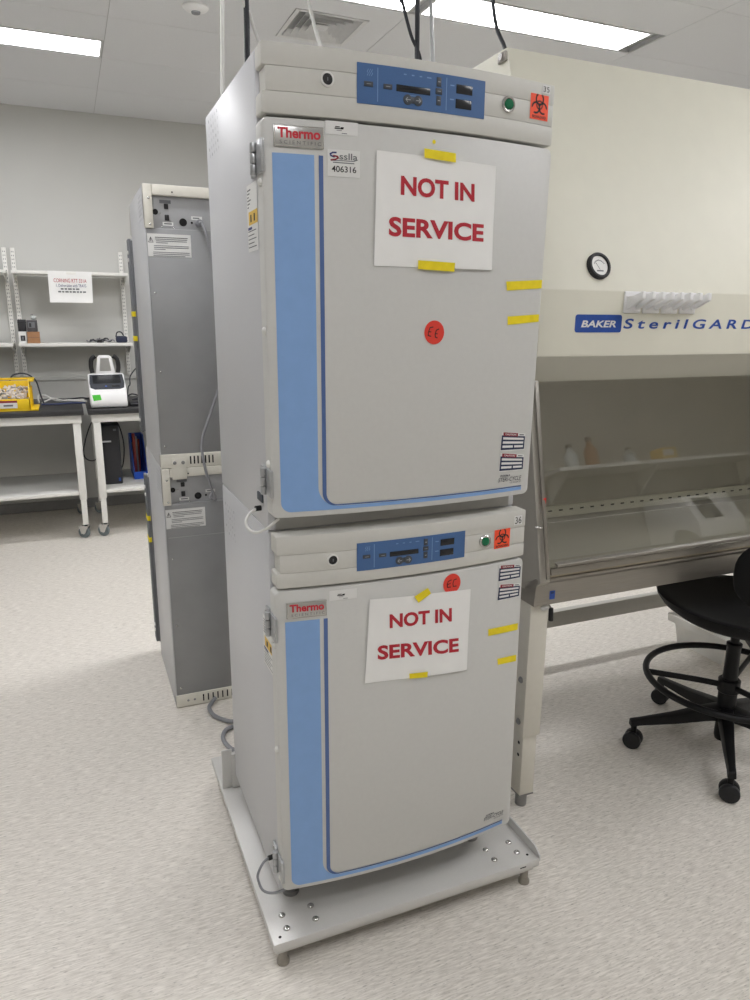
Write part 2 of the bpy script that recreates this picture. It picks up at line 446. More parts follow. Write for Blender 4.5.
def bowed_slab(mb, x0, x1, z0, z1, yback, rad, m, bev=.005, dy=0.0):
    xs = []
    na = 6
    for k in range(na+1): xs.append(x0+rad*(1-math.cos(PI/2*k/na)))
    for k in range(1, 16): xs.append(x0+rad+(x1-x0-2*rad)*k/16)
    for k in range(na+1): xs.append(x1-rad+rad*math.sin(PI/2*k/na))
    def zz(x):
        d = 0
        if x < x0+rad: d = rad-math.sqrt(max(0, rad*rad-(x0+rad-x)**2))
        elif x > x1-rad: d = rad-math.sqrt(max(0, rad*rad-(x-(x1-rad))**2))
        return z0+d, z1-d
    cxm, czm = (x0+x1)/2, (z0+z1)/2
    layers = [(bev, 0), (bev*.3, bev*.3), (0, bev), (0, None)]
    vs = []; n = len(xs)
    for ins, off in layers:
        sx = 1-2*ins/(x1-x0); sz = 1-2*ins/(z1-z0)
        low = []; up = []
        for x in xs:
            a, b = zz(x); X = cxm+(x-cxm)*sx
            Y = yback if off is None else surf(X)+off+dy
            low.append((X, Y, czm+(a-czm)*sz)); up.append((X, Y, czm+(b-czm)*sz))
        vs += low+up
    fs = []
    for i in range(n-1): fs.append((i, i+1, n+i+1, n+i))
    loop = list(range(n))+list(range(2*n-1, n-1, -1)); L = len(loop)
    for k in range(3):
        for i in range(L):
            a, b = loop[i], loop[(i+1) % L]
            fs.append((2*n*k+a, 2*n*(k+1)+a, 2*n*(k+1)+b, 2*n*k+b))
    fs.append(tuple(6*n+i for i in loop))
    bm = bmesh.new(); bv = [bm.verts.new(v) for v in vs]
    for f in fs:
        try: bm.faces.new([bv[i] for i in f])
        except ValueError: pass
    bmesh.ops.remove_doubles(bm, verts=bm.verts[:], dist=1e-5)
    mb.from_bm(bm, m)

def lshape(mb, x0, x1, x2, z0, z1, ztop, ro, ri, off, m):
    # vertical band x0..x1 that turns round a corner into a low band z0..z1 running to x2
    xs = [x0+ro*(1-math.cos(PI/2*k/8)) for k in range(9)]
    xs = [x for x in xs if x < x1]+[x1]
    cols = []
    for x in xs:
        zl = z0+(ro-math.sqrt(max(0, ro*ro-(x0+ro-x)**2)) if x < x0+ro else 0)
        cols.append((x, zl, ztop))
    cols2 = []
    for k in range(9):
        x = x1+ri*(1-math.cos(PI/2*k/8)); zh = z1+ri-math.sqrt(max(0, ri*ri-(x1+ri-x)**2))
        zl = z0+(ro-math.sqrt(max(0, ro*ro-(x0+ro-x)**2)) if x < x0+ro else 0)
        cols2.append((x, zl, zh))
    for k in range(1, 19): cols2.append((x1+ri+(x2-x1-ri)*k/18, z0, z1))
    for cs in (cols, cols2):
        vs = []; fs = []
        for x, a, b in cs: vs += [FR(x, a, off), FR(x, b, off)]
        for i in range(len(cs)-1): fs.append((2*i, 2*i+2, 2*i+3, 2*i+1))
        mb.add(vs, fs, m)

def biohazard(mb, mp, u0, v0, u1, v1, off):
    cu, cv = (u0+u1)/2, v0+(v1-v0)*.58; s = (u1-u0)*.24
    for a in (90, 210, 330):
        a = math.radians(a); px, pz = cu+math.cos(a)*s*.95, cv+math.sin(a)*s*.95
        mb.disc(mp, px, pz, s*.98, off, 'ink_black', rin=.70, a0=a+.55, a1=a+2*PI-.55, n=18)
        mb.stroke(mp, ((cu, cv), (cu+math.cos(a+PI)*s*.6, cv+math.sin(a+PI)*s*.6)), s*.22, off, 'ink_black')
    mb.disc(mp, cu, cv, s*.75, off, 'ink_black', rin=.72, n=20)
    mb.disc(mp, cu, cv, s*.26, off, 'ink_black', n=12)
    mb.textbox(mp, 'BIOHAZARD', u0+(u1-u0)*.12, v0+(v1-v0)*.06, u1-(u1-u0)*.12, v0+(v1-v0)*.17, off, 'ink_black', bold=.02)

def caution(mb, mp, P, off):
    a, b, c, d = [Vector(p) for p in P]
    def q(s, t): p = (a*(1-s)+b*s)*(1-t)+(d*(1-s)+c*s)*t; return (p.x, p.y)
    def R(s0, t0, s1, t1, o, m): mb.quad(mp, (q(s0, t0), q(s1, t0), q(s1, t1), q(s0, t1)), o, m, 2)
    R(-.01, -.02, 1.01, 1.04, off, 'sticker_white'); R(0, .17, 1, .98, off+.0003, 'sticker_navy')
    R(.06, 0, .68, .20, off+.0006, 'sticker_maroon')
    mb.text(mp, 'CAUTION', (q(.14, .05), q(.60, .05), q(.60, .15), q(.14, .15)), off+.0009, 'sticker_white', bold=.02)
    for k, (s0, s1) in enumerate(((.06, .94), (.06, .94), (.06, .5))):
        R(s0, .27+.23*k, s1, .40+.23*k, off+.0006, 'sticker_white')
    R(.56, .73, .94, .86, off+.0006, 'sticker_white')
    R(.74, .05, .94, .11, off+.0006, 'ink_grey')

def incubator(D):
    root = thing('incubator', D['label'], 'incubator', (W/2, .3, D['z0']))
    z0, zt = D['z0'], D['zt']
    b = MB(); b.box((.002, .049, z0), (W-.002, .5835, zt), 'side_silver', .004)
    b.box((.02, .045, z0+.001), (W-.02, .0488, zt-.01), 'kick_grey')
    # rows of short slanted vent slots in the side
    for r in range(6):
        for c in range(5):
            yy = .54-c*.028-(r % 2)*.006; zz = D['vz']-r*.0165
            b.quad(SD, ((-yy, zz+.006), (-yy+.004, zz+.006), (-yy+.004, zz-.001), (-yy, zz-.001)), -.0012, 'ink_grey' if (r*3+c*5) % 4 == 0 else 'hinge_metal', 1)
    b.build('cabinet_body', root)
    # header in three bands
    h = MB(); g1, g2 = D['grooves']
    ha, hb = D['hx']
    bowed_slab(h, ha, hb, g1+.0003, D['zh1'], .0445, .004, 'header_grey', .0010)
    bowed_slab(h, ha+.007, hb-.001, g2+.0003, g1-.0003, .0445, .002, 'header_grey', .0006, .0004)
    bowed_slab(h, ha-.001, hb, D['zh0'], g2-.0003, .0445, .004, 'header_grey', .0010)
    h.box((.02, .012, D['zh0']+.004), (W-.01, .044, D['zh1']-.004), 'header_grey')
    hd = h.build('control_header', root, ang=30)
    # key port, alarm light, stickers on the header
    px, pz = D['port']; k = MB(); M = Matrix.Rotation(PI/2, 3, 'X').to_4x4()
    def lathe_front(mb, x, z, prof, m, n=24):
        mb.lathe(prof, m, (x, surf(x), z), n, M)
    lathe_front(k, px, pz, [(.0140, -.003), (.0140, .002), (.0125, .003), (.0105, .003), (.0105, .001)], 'cord_white')
    lathe_front(k, px, pz, [(.0104, .0), (.0104, .0015), (.006, .003), (.0, .003)], 'rubber_black')
    k.box((px-.001, surf(px)-.0036, pz-.003), (px+.001, surf(px)-.001, pz+.003), 'ink_grey'); k.build('key_port', hd)
    px, pz = D['btn']; k = MB()
    lathe_front(k, px, pz, [(.0165, -.003), (.0165, .004), (.0145, .006), (.0115, .0055), (.0115, .002)], 'chrome')
    lathe_front(k, px, pz, [(.0112, .0), (.0112, .005), (.009, .008), (.0, .009)], 'green_light'); lab(k.build('alarm_light', hd), 'green alarm light')
    u0, v0, u1, v1 = D['bio']; k = MB().rect(FR, u0, v0, u1, v1, .0008, 'sticker_orange'); biohazard(k, FR, u0, v0, u1, v1, .0013); k.build('biohazard_sticker', hd)
    u0, v0, u1, v1 = D['num'][1]; k = MB().rect(FR, u0, v0, u1, v1, .0008, 'sticker_white'); k.textbox(FR, D['num'][0], u0+.003, v0+.003, u1-.003, v1-.003, .0013, 'ink_black'); k.build('number_sticker', hd)
    # display panel
    u0, v0, u1, v1 = D['panel']
    dp = MB(); n = 12
    vs = []
    for i in range(n+1):
        x = u0+(u1-u0)*i/n
        vs += [FR(x, v0, .001), FR(x, v1, .001), FR(x, v0, -.002), FR(x, v1, -.002)]
    fs = []
    for i in range(n):
        a, c = 4*i, 4*i+4; fs += [(a, c, c+1, a+1), (a+1, c+1, c+3, a+3), (a, a+2, c+2, c)]
    fs += [(0, 1, 3, 2), (4*n, 4*n+2, 4*n+3, 4*n+1)]
    dp.add(vs, fs, 'panel_blue')
    U = lambda s: u0+(u1-u0)*s
    V = lambda s: v0+(v1-v0)*s
    for s in (.148, .675): dp.rect(FR, U(s)-.0008, V(.08), U(s)+.0008, V(.92), .0014, 'panel_line', 1)
    for s, w in ((.35, .02), (.41, .02), (.47, .02), (.535, .035)): dp.rect(FR, U(s-w/2), V(.83), U(s+w/2), V(.86), .0014, 'panel_line', 1)
    for s in (.075, .09, .105): dp.stroke(FR, ((U(s)-.001, V(.70)), (U(s)+.0015, V(.76)), (U(s)-.001, V(.80)), (U(s)+.0015, V(.86))), .0011, .0014, 'panel_line')
    dp.rect(FR, U(.36), V(.33), U(.47), V(.345), .0014, 'panel_line', 1)
    for q in (.70, .34): dp.rect(FR, U(.705), V(q+.03), U(.738), V(q+.06), .0014, 'panel_line', 1)
    dpo = dp.build('display_panel', root)
    def flatbox(u0, v0, u1, v1, th, m):
        mb = MB(); xc = (u0+u1)/2; y = surf(xc); sl = (surf(u1)-surf(u0))/(u1-u0)
        mb.box((u0-xc, -th, v0), (u1-xc, .0, v1), m, min(.0012, th*.4), M=Matrix.Translation((xc, y, 0)) @ Matrix.Shear('XZ', 4, (0, 0)) @ Matrix.Rotation(math.atan(sl), 4, 'Z'))
        return mb
    for a, q0, c, q1 in ((.285, .40, .545, .575), (.755, .56, .89, .80), (.752, .175, .885, .42)):
        flatbox(U(a), V(q0), U(c), V(q1), .002, 'screen_black').build('screen', dpo)
    for a, q0, c, q1 in ((.05, .43, .115, .56), (.19, .42, .255, .55), (.595, .66, .632, .90), (.588, .46, .64, .62), (.595, .18, .632, .42)):
        mb = flatbox(U(a), V(q0), U(c), V(q1), .0024, 'button_grey'); mb.rect(FR, U(a+(c-a)*.25), V(q0+(q1-q0)*.45), U(a+(c-a)*.75), V(q0+(q1-q0)*.55), .0028, 'button_mark', 1); mb.build('button', dpo)
    for s, sg in ((.372, -1), (.452, 1)):
        mb = MB(); lathe_front(mb, U(s), V(.22), [(.0098, .0), (.0098, .0022), (.0085, .003), (0, .003)], 'button_grey')
        if sg < 0: mb.box((U(s), surf(U(s))-.0021, V(.22)-.006), (U(s)+.016, surf(U(s))+.001, V(.22)+.006), 'button_grey', .0006)
        c_ = U(s); mb.stroke(FR, ((c_-.005, V(.22)), (c_+.005, V(.22))), .0016, .0036, 'button_mark')
        mb.stroke(FR, ((c_+sg*.001, V(.22)+.004), (c_+sg*.005, V(.22)), (c_+sg*.001, V(.22)-.004)), .0014, .0037, 'button_mark')
        mb.build('button', dpo)
    # door
    d = MB(); bowed_slab(d, .0, W, D['zd0'], D['zd1'], .0395, .014, 'door_grey', .004)
    za, zb = D['zd0'], D['zd1']; t0, t1 = D['taper']
    def tp(x, y, z):
        x2 = x+(x/W)*(t0+(t1-t0)*(z-za)/(zb-za))
        return (x2, y+surf(x2)-surf(x) if y < .03 else y, z)
    d.v = [tp(*v) for v in d.v]
    dr = d.build('door', root, ang=35)
    MB().box((.012, .0398, D['zd0']+.012), (W-.012, .0446, D['zd1']-.012), 'rubber_black').build('door_gasket', root)
    s = MB(); lshape(s, D['sx'][0], D['sx'][1], .643, D['sz'][0], D['sz'][1], D['sz'][2], .022, .045, .0008, 'stripe_blue'); lab(s.build('blue_stripe', dr), 'light blue band down the left and along the bottom of the door')
    s = MB(); a, c = D['sx'][2], D['sx'][3]
    lshape(s, a, c, .643, D['sz'][3]-.0025, D['sz'][3], D['sz'][2], .030, .026, .0010, 'stripe_navy'); lab(s.build('accent_line', dr), 'thin dark blue line beside the light blue band')
    u0, v0, u1, v1 = D['plate']
    p = flatbox(u0, v0, u1, v1, .0035, 'plate_silver')
    def FP(u, v, off):
        xc = (u0+u1)/2; sl = (surf(u1)-surf(u0))/(u1-u0); return (u, surf(xc)+(u-xc)*sl-.0035-off, v)
    w_, h_ = u1-u0, v1-v0
    for q in ((0, 0, 1, .035), (0, .965, 1, 1), (0, 0, .015, 1), (.985, 0, 1, 1)): p.rect(FP, u0+w_*(q[0]*.97+.015), v0+h_*(q[1]*.94+.03), u0+w_*(q[2]*.97+.015), v0+h_*(q[3]*.94+.03), .0003, 'chrome', 1)
    p.textbox(FP, 'Thermo', u0+w_*.08, v0+h_*.40, u0+w_*.92, v0+h_*.88, .0005, 'brand_red', bold=.034)
    p.textbox(FP, 'SCIENTIFIC', u0+w_*.12, v0+h_*.14, u0+w_*.93, v0+h_*.30, .0005, 'ink_grey', spacing=1.55)
    p.build('nameplate', dr)
    u0, v0, u1, v1 = D['bar']; p = MB().rect(FR, u0, v0, u1, v1, .0008, 'sticker_white')
    for a, q0, c, q1 in ((.28, .42, .55, .50), (.30, .55, .44, .62), (.47, .50, .56, .58), (.34, .30, .50, .34), (.50, .10, .66, .15)): p.rect(FR, u0+(u1-u0)*a, v0+(v1-v0)*q0, u0+(u1-u0)*c, v0+(v1-v0)*q1, .0012, 'ink_grey' if q0 < .4 else 'ink_black', 1)
    p.build('white_sticker', dr)
    for P in D['caution']: p = MB(); caution(p, FR, P, .0008); p.build('caution_sticker', dr)
    u0, v0, u1, v1 = D['steri']; p = MB()
    hh = v1-v0
    p.textbox(FR, 'FORMA', u0+.006, v0+hh*.76, u0+(u1-u0)*.5, v0+hh, .0008, 'ink_grey', bold=.02, shear=.2)
    p.textbox(FR, 'STERI-CYCLE', u0, v0+hh*.26, u1, v0+hh*.70, .0008, 'ink_grey', shear=.25, bold=.012)
    p.textbox(FR, 'CO2 INCUBATOR', u0+(u1-u0)*.5, v0, u1, v0+hh*.17, .0008, 'ink_grey')
    p.build('product_lettering', dr)
    (cu, cv, ru, rv) = D['round']; p = MB().disc(FR, cu, cv, ru, .0012, 'sticker_red', rv, 32)
    for st in D['hand']: p.stroke(FR, [(cu+ru*a, cv+rv*c) for a, c in st], .0022, .0017, 'ink_black')
    p.build('round_sticker', dr)
    for P in D['tapes']: MB().quad(FR, P, .0016, 'tape_yellow', 5).build('tape', dr)
    if 'asset' in D:
        u0, v0, u1, v1 = D['asset']; p = MB().rect(FR, u0, v0, u1, v1, .0008, 'sticker_white'); w_, h_ = u1-u0, v1-v0
        F = lambda a, c: (u0+w_*a, v0+h_*c)
        p.stroke(FR, [F(.26, .88), F(.16, .88), F(.08, .82), F(.10, .76), F(.20, .72)], .0030, .0012, 'ink_navy')
        p.stroke(FR, [F(.18, .76), F(.30, .74), F(.32, .69), F(.24, .63), F(.10, .60)], .0030, .0013, 'sticker_maroon')
        p.textbox(FR, 'sslla', u0+w_*.36, v0+h_*.64, u0+w_*.92, v0+h_*.88, .0012, 'ink_grey', bold=.01)
        p.stroke(FR, [F(.12, .58), F(.45, .60), F(.8, .60), F(.92, .66)], .0014, .0012, 'ink_grey')
        p.rect(FR, *F(.16, .50), *F(.82, .535), .0012, 'ink_grey', 1)
        p.textbox(FR, '406316', u0+w_*.12, v0+h_*.17, u0+w_*.88, v0+h_*.40, .0012, 'ink_black', bold=.012)
        p.build('asset_sticker', dr)
    if 'dot' in D: MB().disc(FR, *D['dot'], .004, .0012, 'tape_yellow', n=12).build('tape_scrap', dr)
    # hinges on the left edge
    for zc in D['hinges']:
        hg = MB()
        hg.box((-.004, .045, zc-.030), (.003, .078, zc+.030), 'hinge_metal', .0012)
        hg.box((-.0045, -.014, zc-.030), (.002, .028, zc+.030), 'hinge_metal', .0012)
        for k in range(3): hg.cyl((-.0075, .0355, zc-.030+.0205*k), (-.0075, .0355, zc-.0115+.0205*k), .0075, 'hinge_metal', n=14, bevel=.001)
        for yy in (.054, .068):
            for dz in (-.018, .018): hg.sphere((-.005, yy, zc+dz), .0035, 'chrome', (.5, 1, 1), 8)
        hg.build('hinge', root)
    for zc in D['pins']:
        MB().sphere((-.001, .012, zc), .008, 'cord_white', (.8, 1, 1), 12).build('door_bumper', root)
    # rating label on the side
    y0, y1, q0, q1 = D['label_side']; p = MB().rect(SD, -y1, q0, -y0, q1, .0006-.002, 'sticker_white', 1)
    w_, h_ = y1-y0, q1-q0
    o_ = -.001
    p.rect(SD, -y1+w_*.14, q0+h_*.40, -y0, q0+h_*.60, o_, 'label_yellow', 1)
    for a in (.22, .55): p.rect(SD, -y1+w_*(a+.1), q0+h_*.44, -y1+w_*(a+.22), q0+h_*.55, o_+.0003, 'ink_black', 1)
    for k in range(6): p.rect(SD, -y1+w_*.06, q0+h_*(.66+.05*k), -y1+w_*(.2+.1*(k % 3)), q0+h_*(.68+.05*k), o_, 'ink_grey', 1)
    for k in range(5): p.rect(SD, -y1+w_*.06, q0+h_*(.06+.06*k), -y1+w_*(.85-.2*(k % 2)), q0+h_*(.075+.06*k), o_, 'ink_grey', 1)
    p.rect(SD, -y1+w_*.06, q0+h_*.33, -y1+w_*.45, q0+h_*.37, o_, 'ink_navy', 1); p.build('rating_label', root)
    # heater cord from the side socket round into the door
    p = MB().tube(D['cord'], .0034, 'cord_white' if D['num'][0] == '35' else 'cord_grey', 10)
    c0 = D['cord'][0]; p.cyl((.004, c0[1], c0[2]), (-.012, c0[1]-.002, c0[2]), .0065, 'rubber_black', n=14)
    p.build('door_cord', root)
    if 'socket' in D:
        y0, y1, q0, q1 = D['socket']; MB().box((-.0015, y0, q0), (.004, y1, q1), 'button_grey', .001).build('side_socket', root)
    if D.get('feet'):
        for x in (.05, W-.05):
            for y in (.11, .53):
                MB().lathe([(.022, D['feet']), (.022, D['feet']+.012), (.012, D['feet']+.016), (.012, z0+.001)], 'steel_dull', (x, y, 0), 20).build('foot', root)
    return root

UP = dict(hx=(.004, W+.017), taper=(.007, .020), label='upper light grey incubator numbered 35, stacked on the other', z0=1.1375, zt=2.115, vz=2.092, zh0=1.9926, zh1=2.1165, grooves=(2.076, 2.032), zd0=1.179, zd1=1.9865,
    port=(.131, 2.06), btn=(.545, 2.06), bio=(.607, 2.041, .660, 2.0925), num=('35', (.640, 2.0965, .6635, 2.1135)), panel=(.191, 2.0235, .483, 2.0965),
    sx=(.020, .103, .112, .121), sz=(1.192, 1.200, 1.922, 1.2035), plate=(.0225, 1.933, .123, 1.973), bar=(.126, 1.9625, .193, 1.987), asset=(.130, 1.885, .1975, 1.9355),
    caution=[((.573, 1.343), (.647, 1.334), (.645, 1.295), (.571, 1.298)), ((.572, 1.291), (.646, 1.281), (.645, 1.244), (.570, 1.246))], steri=(.568, 1.212, .642, 1.236),
    round=(.374, 1.579, .025, .026), hand=[[(-.15, .45), (-.45, .4), (-.6, 0), (-.62, -.25), (-.35, -.32)], [(-.6, .05), (-.35, .05)], [(.45, .28), (.2, .2), (.08, -.15), (.12, -.4), (.3, -.45)], [(.08, -.1), (.3, -.12)]],
    tapes=[((.563, 1.693), (.672, 1.7), (.672, 1.681), (.566, 1.673)), ((.572, 1.615), (.669, 1.621), (.669, 1.6035), (.573, 1.596))], dot=(.362, 1.967),
    hinges=(1.915, 1.258), pins=(1.868, 1.582, 1.30), label_side=(.052, .142, 1.746, 1.880), cord=[(-.003, .108, 1.178), (-.024, .10, 1.172), (-.038, .09, 1.157), (-.039, .08, 1.145), (-.033, .065, 1.137), (-.021, .05, 1.137), (-.003, .035, 1.149), (.02, .02, 1.172)],
    socket=(.083, .13, 1.195, 1.214))
LO = dict(hx=(.007, W+.005), taper=(.013, .006), label='lower light grey incubator numbered 36, standing on the grey floor stand', z0=.1614, zt=1.1365, vz=1.085, zh0=1.0137, zh1=1.1362, grooves=(1.092, 1.049), zd0=.201, zd1=1.0069,
    port=(.134, 1.073), btn=(.535, 1.072), bio=(.565, 1.046, .615, 1.0955), num=('36', (.627, 1.100, .6535, 1.124)), panel=(.191, 1.0395, .4755, 1.107),
    sx=(.022, .102, .111, .1205), sz=(.213, .222, .932, .226), plate=(.0245, .940, .119, .9795), bar=(.125, .9735, .191, .9985),
    caution=[((.586, .999), (.658, .991), (.657, .954), (.585, .956)), ((.588, .947), (.659, .937), (.657, .902), (.585, .904))], steri=(.576, .240, .646, .264),
    round=(.442, .975, .025, .026), hand=[[(-.1, .4), (-.45, .3), (-.55, 0), (-.5, -.3), (-.15, -.3)], [(-.5, 0), (-.2, .05)], [(.5, .4), (.2, .35), (.1, 0), (.15, -.3), (.5, -.3)]],
    tapes=[((.559, .830), (.659, .8255), (.659, .8065), (.560, .811)), ((.594, .738), (.6595, .734), (.6595, .715), (.597, .720))],
    hinges=(.918, .266), pins=(.872, .60, .235), label_side=(.022, .125, .778, .908), cord=[(-.004, .10, .227), (-.025, .095, .222), (-.044, .085, .199), (-.044, .075, .18), (-.038, .06, .168), (-.023, .045, .167), (-.004, .035, .172), (.018, .03, .181), (.03, .03, .194)], feet=.0936)
incubator(LO); incubator(UP)

# ------------------------------------------------------------------ paper signs on the doors
def paper_sign(label, P, tapes, T1, T2, z):
    cx_, cz_ = sum(p[0] for p in P)/4, sum(p[1] for p in P)/4
    root = thing('paper_sign', label, 'sign', (cx_, surf(cx_)-.003, cz_))
    a, b, c, d = [Vector(p) for p in P]
    def off(s, t): return .0022+.004*max(0, t-.6)*2.2*max(0, (s-.55))*2.2+.0012*math.sin(s*7+t*3)
    def SH(u, v, o):
        s = (u-a.x)/(b.x-a.x); t = (a.y-v)/(a.y-d.y); s = min(1.05, max(-.05, s)); t = min(1.05, max(-.05, t))
        return (u, surf(u)-off(s, t)-o, v)
    m = MB(); n = 16; vs = []; fs = []
    for j in range(n+1):
        for i in range(n+1):
            s_, t_ = i/n, j/n; p = (a*(1-s_)+b*s_)*(1-t_)+(d*(1-s_)+c*s_)*t_; vs.append(SH(p.x, p.y, 0))
    for j in range(n):
        for i in range(n): k = j*(n+1)+i; fs.append((k, k+n+1, k+n+2, k+1))
    m.add(vs, fs, 'paper'); m.build('sheet', root)
    for tx_, T_ in (('NOT IN', T1), ('SERVICE', T2)): l = MB(); l.text(SH, tx_, T_, .0008, 'sign_red', bold=.034); l.build('lettering', root)
    for tp in tapes: MB().quad(FR, tp, .0062, 'tape_yellow', 4).build('tape', root)
paper_sign('white NOT IN SERVICE sheet taped to the door of the upper incubator 35', ((.233, 1.940), (.5185, 1.934), (.518, 1.716), (.228, 1.716)),
    [((.337, 1.9515), (.4125, 1.9485), (.413, 1.9305), (.338, 1.9335)), ((.328, 1.730), (.419, 1.728), (.418, 1.709), (.328, 1.712))],
    ((.286, 1.896), (.464, 1.893), (.465, 1.856), (.286, 1.858)), ((.260, 1.815), (.492, 1.812), (.492, 1.775), (.2605, 1.776)), 0)
paper_sign('white NOT IN SERVICE sheet taped to the door of the lower incubator 36', ((.2225, .967), (.497, .9525), (.494, .7325), (.2105, .751)),
    [((.336, .960), (.372, .977), (.381, .961), (.347, .942)), ((.326, .758), (.378, .753), (.377, .738), (.327, .744))],
    ((.272, .923), (.443, .912), (.444, .875), (.273, .886)), ((.242, .846), (.466, .827), (.467, .789), (.243, .808)), 0)

# ------------------------------------------------------------------ stand under the stack
t = thing('equipment_stand', 'light grey steel stand on short feet under the stacked incubators', 'stand', (.36, .38, 0))
XA, XB, YA, YB, ZT = -.039, .754, -.046, .812, .0924
d = MB(); d.box((XA, YA, ZT-.024), (XB-.003, YB, ZT), 'stand_grey', .003)
d.box((XA+.01, YA+.02, ZT-.05), (XB-.01, YB-.02, ZT-.0235), 'stand_grey')
d.prism([(YA+.012, ZT-.02), (YA, ZT-.006), (YA+.002, ZT+.010), (YA+.03, ZT+.026), (YA+.17, ZT+.026), (YB, ZT+.026), (YB, ZT-.02)], XB-.0035, XB+.0005, 'stand_grey')
for x, y in ((-.018, -.026), (.727, -.018)): d.lathe([(.004, 0), (.004, .0006), (0, .0006)], 'hole_black', (x, y, ZT), 10)
d.box((.685, YA-.0006, ZT-.013), (.705, YA+.001, ZT-.010), 'hole_black')
d.build('deck', t)
for x, y in ((.005, .039), (.084, .041), (.005, -.006), (.083, -.005), (.625, .045), (.704, .046), (.627, .001), (.704, .001)):
    MB().lathe([(.0095, 0), (.0095, .001), (.0075, .0035), (.004, .005), (0, .0055)], 'chrome', (x, y, ZT), 16).build('bolt', t)
for x, y in ((-.008, -.012), (.722, -.016), (-.008, .775), (.722, .775)):
    MB().lathe([(.0165, 0), (.0165, .008), (.012, .014), (.0115, .020), (.0115, ZT-.049)], 'steel', (x, y, 0), 20).build('foot', t)
d = MB(); d.box((-.034, .620, ZT), (.0, .624, .234), 'stand_grey', .0015); d.box((-.004, .61, ZT), (.66, .626, .22), 'stand_grey', .002); d.build('rear_stop', t)

# ------------------------------------------------------------------ cords hanging from the ceiling behind the stack
def hang(name, label, pts, r, m, g='cords hanging from the ceiling'):
    mb = MB().tube(pts, r, m, 10)
    return solo(mb, name, label, 'cable', pts[-1], g)
YC = .72
def line_up(a, b, y=YC, low=None):
    # a upper, b lower (x, z): run on to the ceiling
    dx = (a[0]-b[0])/(a[1]-b[1]); top = (a[0]+dx*(H-a[1])*.7, y+.02, H)
    return [top, (a[0], y, a[1]), (b[0], y, b[1]), (b[0]-dx*.12, y-.02, b[1]-.14)]
hang('hanging_cable', 'leftmost thin white cord hanging behind the left edge of the stack', line_up((.085, 2.445), (.077, 2.223)), .0035, 'cord_white')
hang('hanging_cable', 'second thin white cord, close beside the leftmost one', line_up((.093, 2.445), (.083, 2.223), YC+.01), .0028, 'cord_white')
hang('hanging_cable', 'thick dark grey cord at the top left corner of the stack', line_up((.154, 2.455), (.152, 2.30)), .008, 'cord_black')
hang('hanging_cable', 'white cord slanting down just right of the thick dark cord at upper left', [(.12, .74, H), (.14, .72, 2.52), (.163, .72, 2.42), (.190, .72, 2.345), (.205, .66, 2.25)], .0048, 'cord_white')
hang('hanging_cable', 'white cord slanting across the square ceiling vent', [(.16, .74, H), (.310, .72, 2.577), (.332, .72, 2.482), (.366, .72, 2.373), (.39, .66, 2.27)], .0052, 'cord_white')
hang('hanging_cable', 'thin black cord curving to the thick dark cord behind the display', [(.53, .74, H), (.610, .72, 2.576), (.624, .72, 2.526), (.655, .72, 2.438), (.690, .72, 2.370), (.70, .70, 2.2)], .005, 'cord_black')
hang('hanging_cable', 'thick straight dark cord rising behind the blue display of incubator 35', line_up((.674, 2.534), (.677, 2.36)), .0075, 'cord_black')
hang('hanging_tube', 'pale clear tube hanging right of the thick dark cord above the display', line_up((.719, 2.541), (.732, 2.365)), .006, 'tube_clear')
hang('hanging_cable', 'black cord dropping to the steel latch on top of the safety cabinet', [(1.0, .74, H), (.938, .72, 2.626), (.934, .72, 2.573), (.94, .70, 2.492), (.945, .66, 2.43), (.93, .62, 2.386)], .006, 'cord_black')

# ------------------------------------------------------------------ grey cable on the floor behind the stand
solo(MB().tube([(.075, 1.345, .03), (.055, 1.335, .014), (.036, 1.295, .012), (.047, 1.223, .012), (.089, 1.165, .012), (.13, 1.14, .012), (.11, 1.12, .012), (.068, 1.102, .012), (.046, 1.049, .012), (.053, .987, .012), (.075, .95, .012), (.10, 1.0, .012), (.13, 1.02, .012)], .0085, 'cord_grey', 12),
     'power_cable', 'grey power cable looping on the floor behind the stand', 'cable', (.05, 1.2, 0))

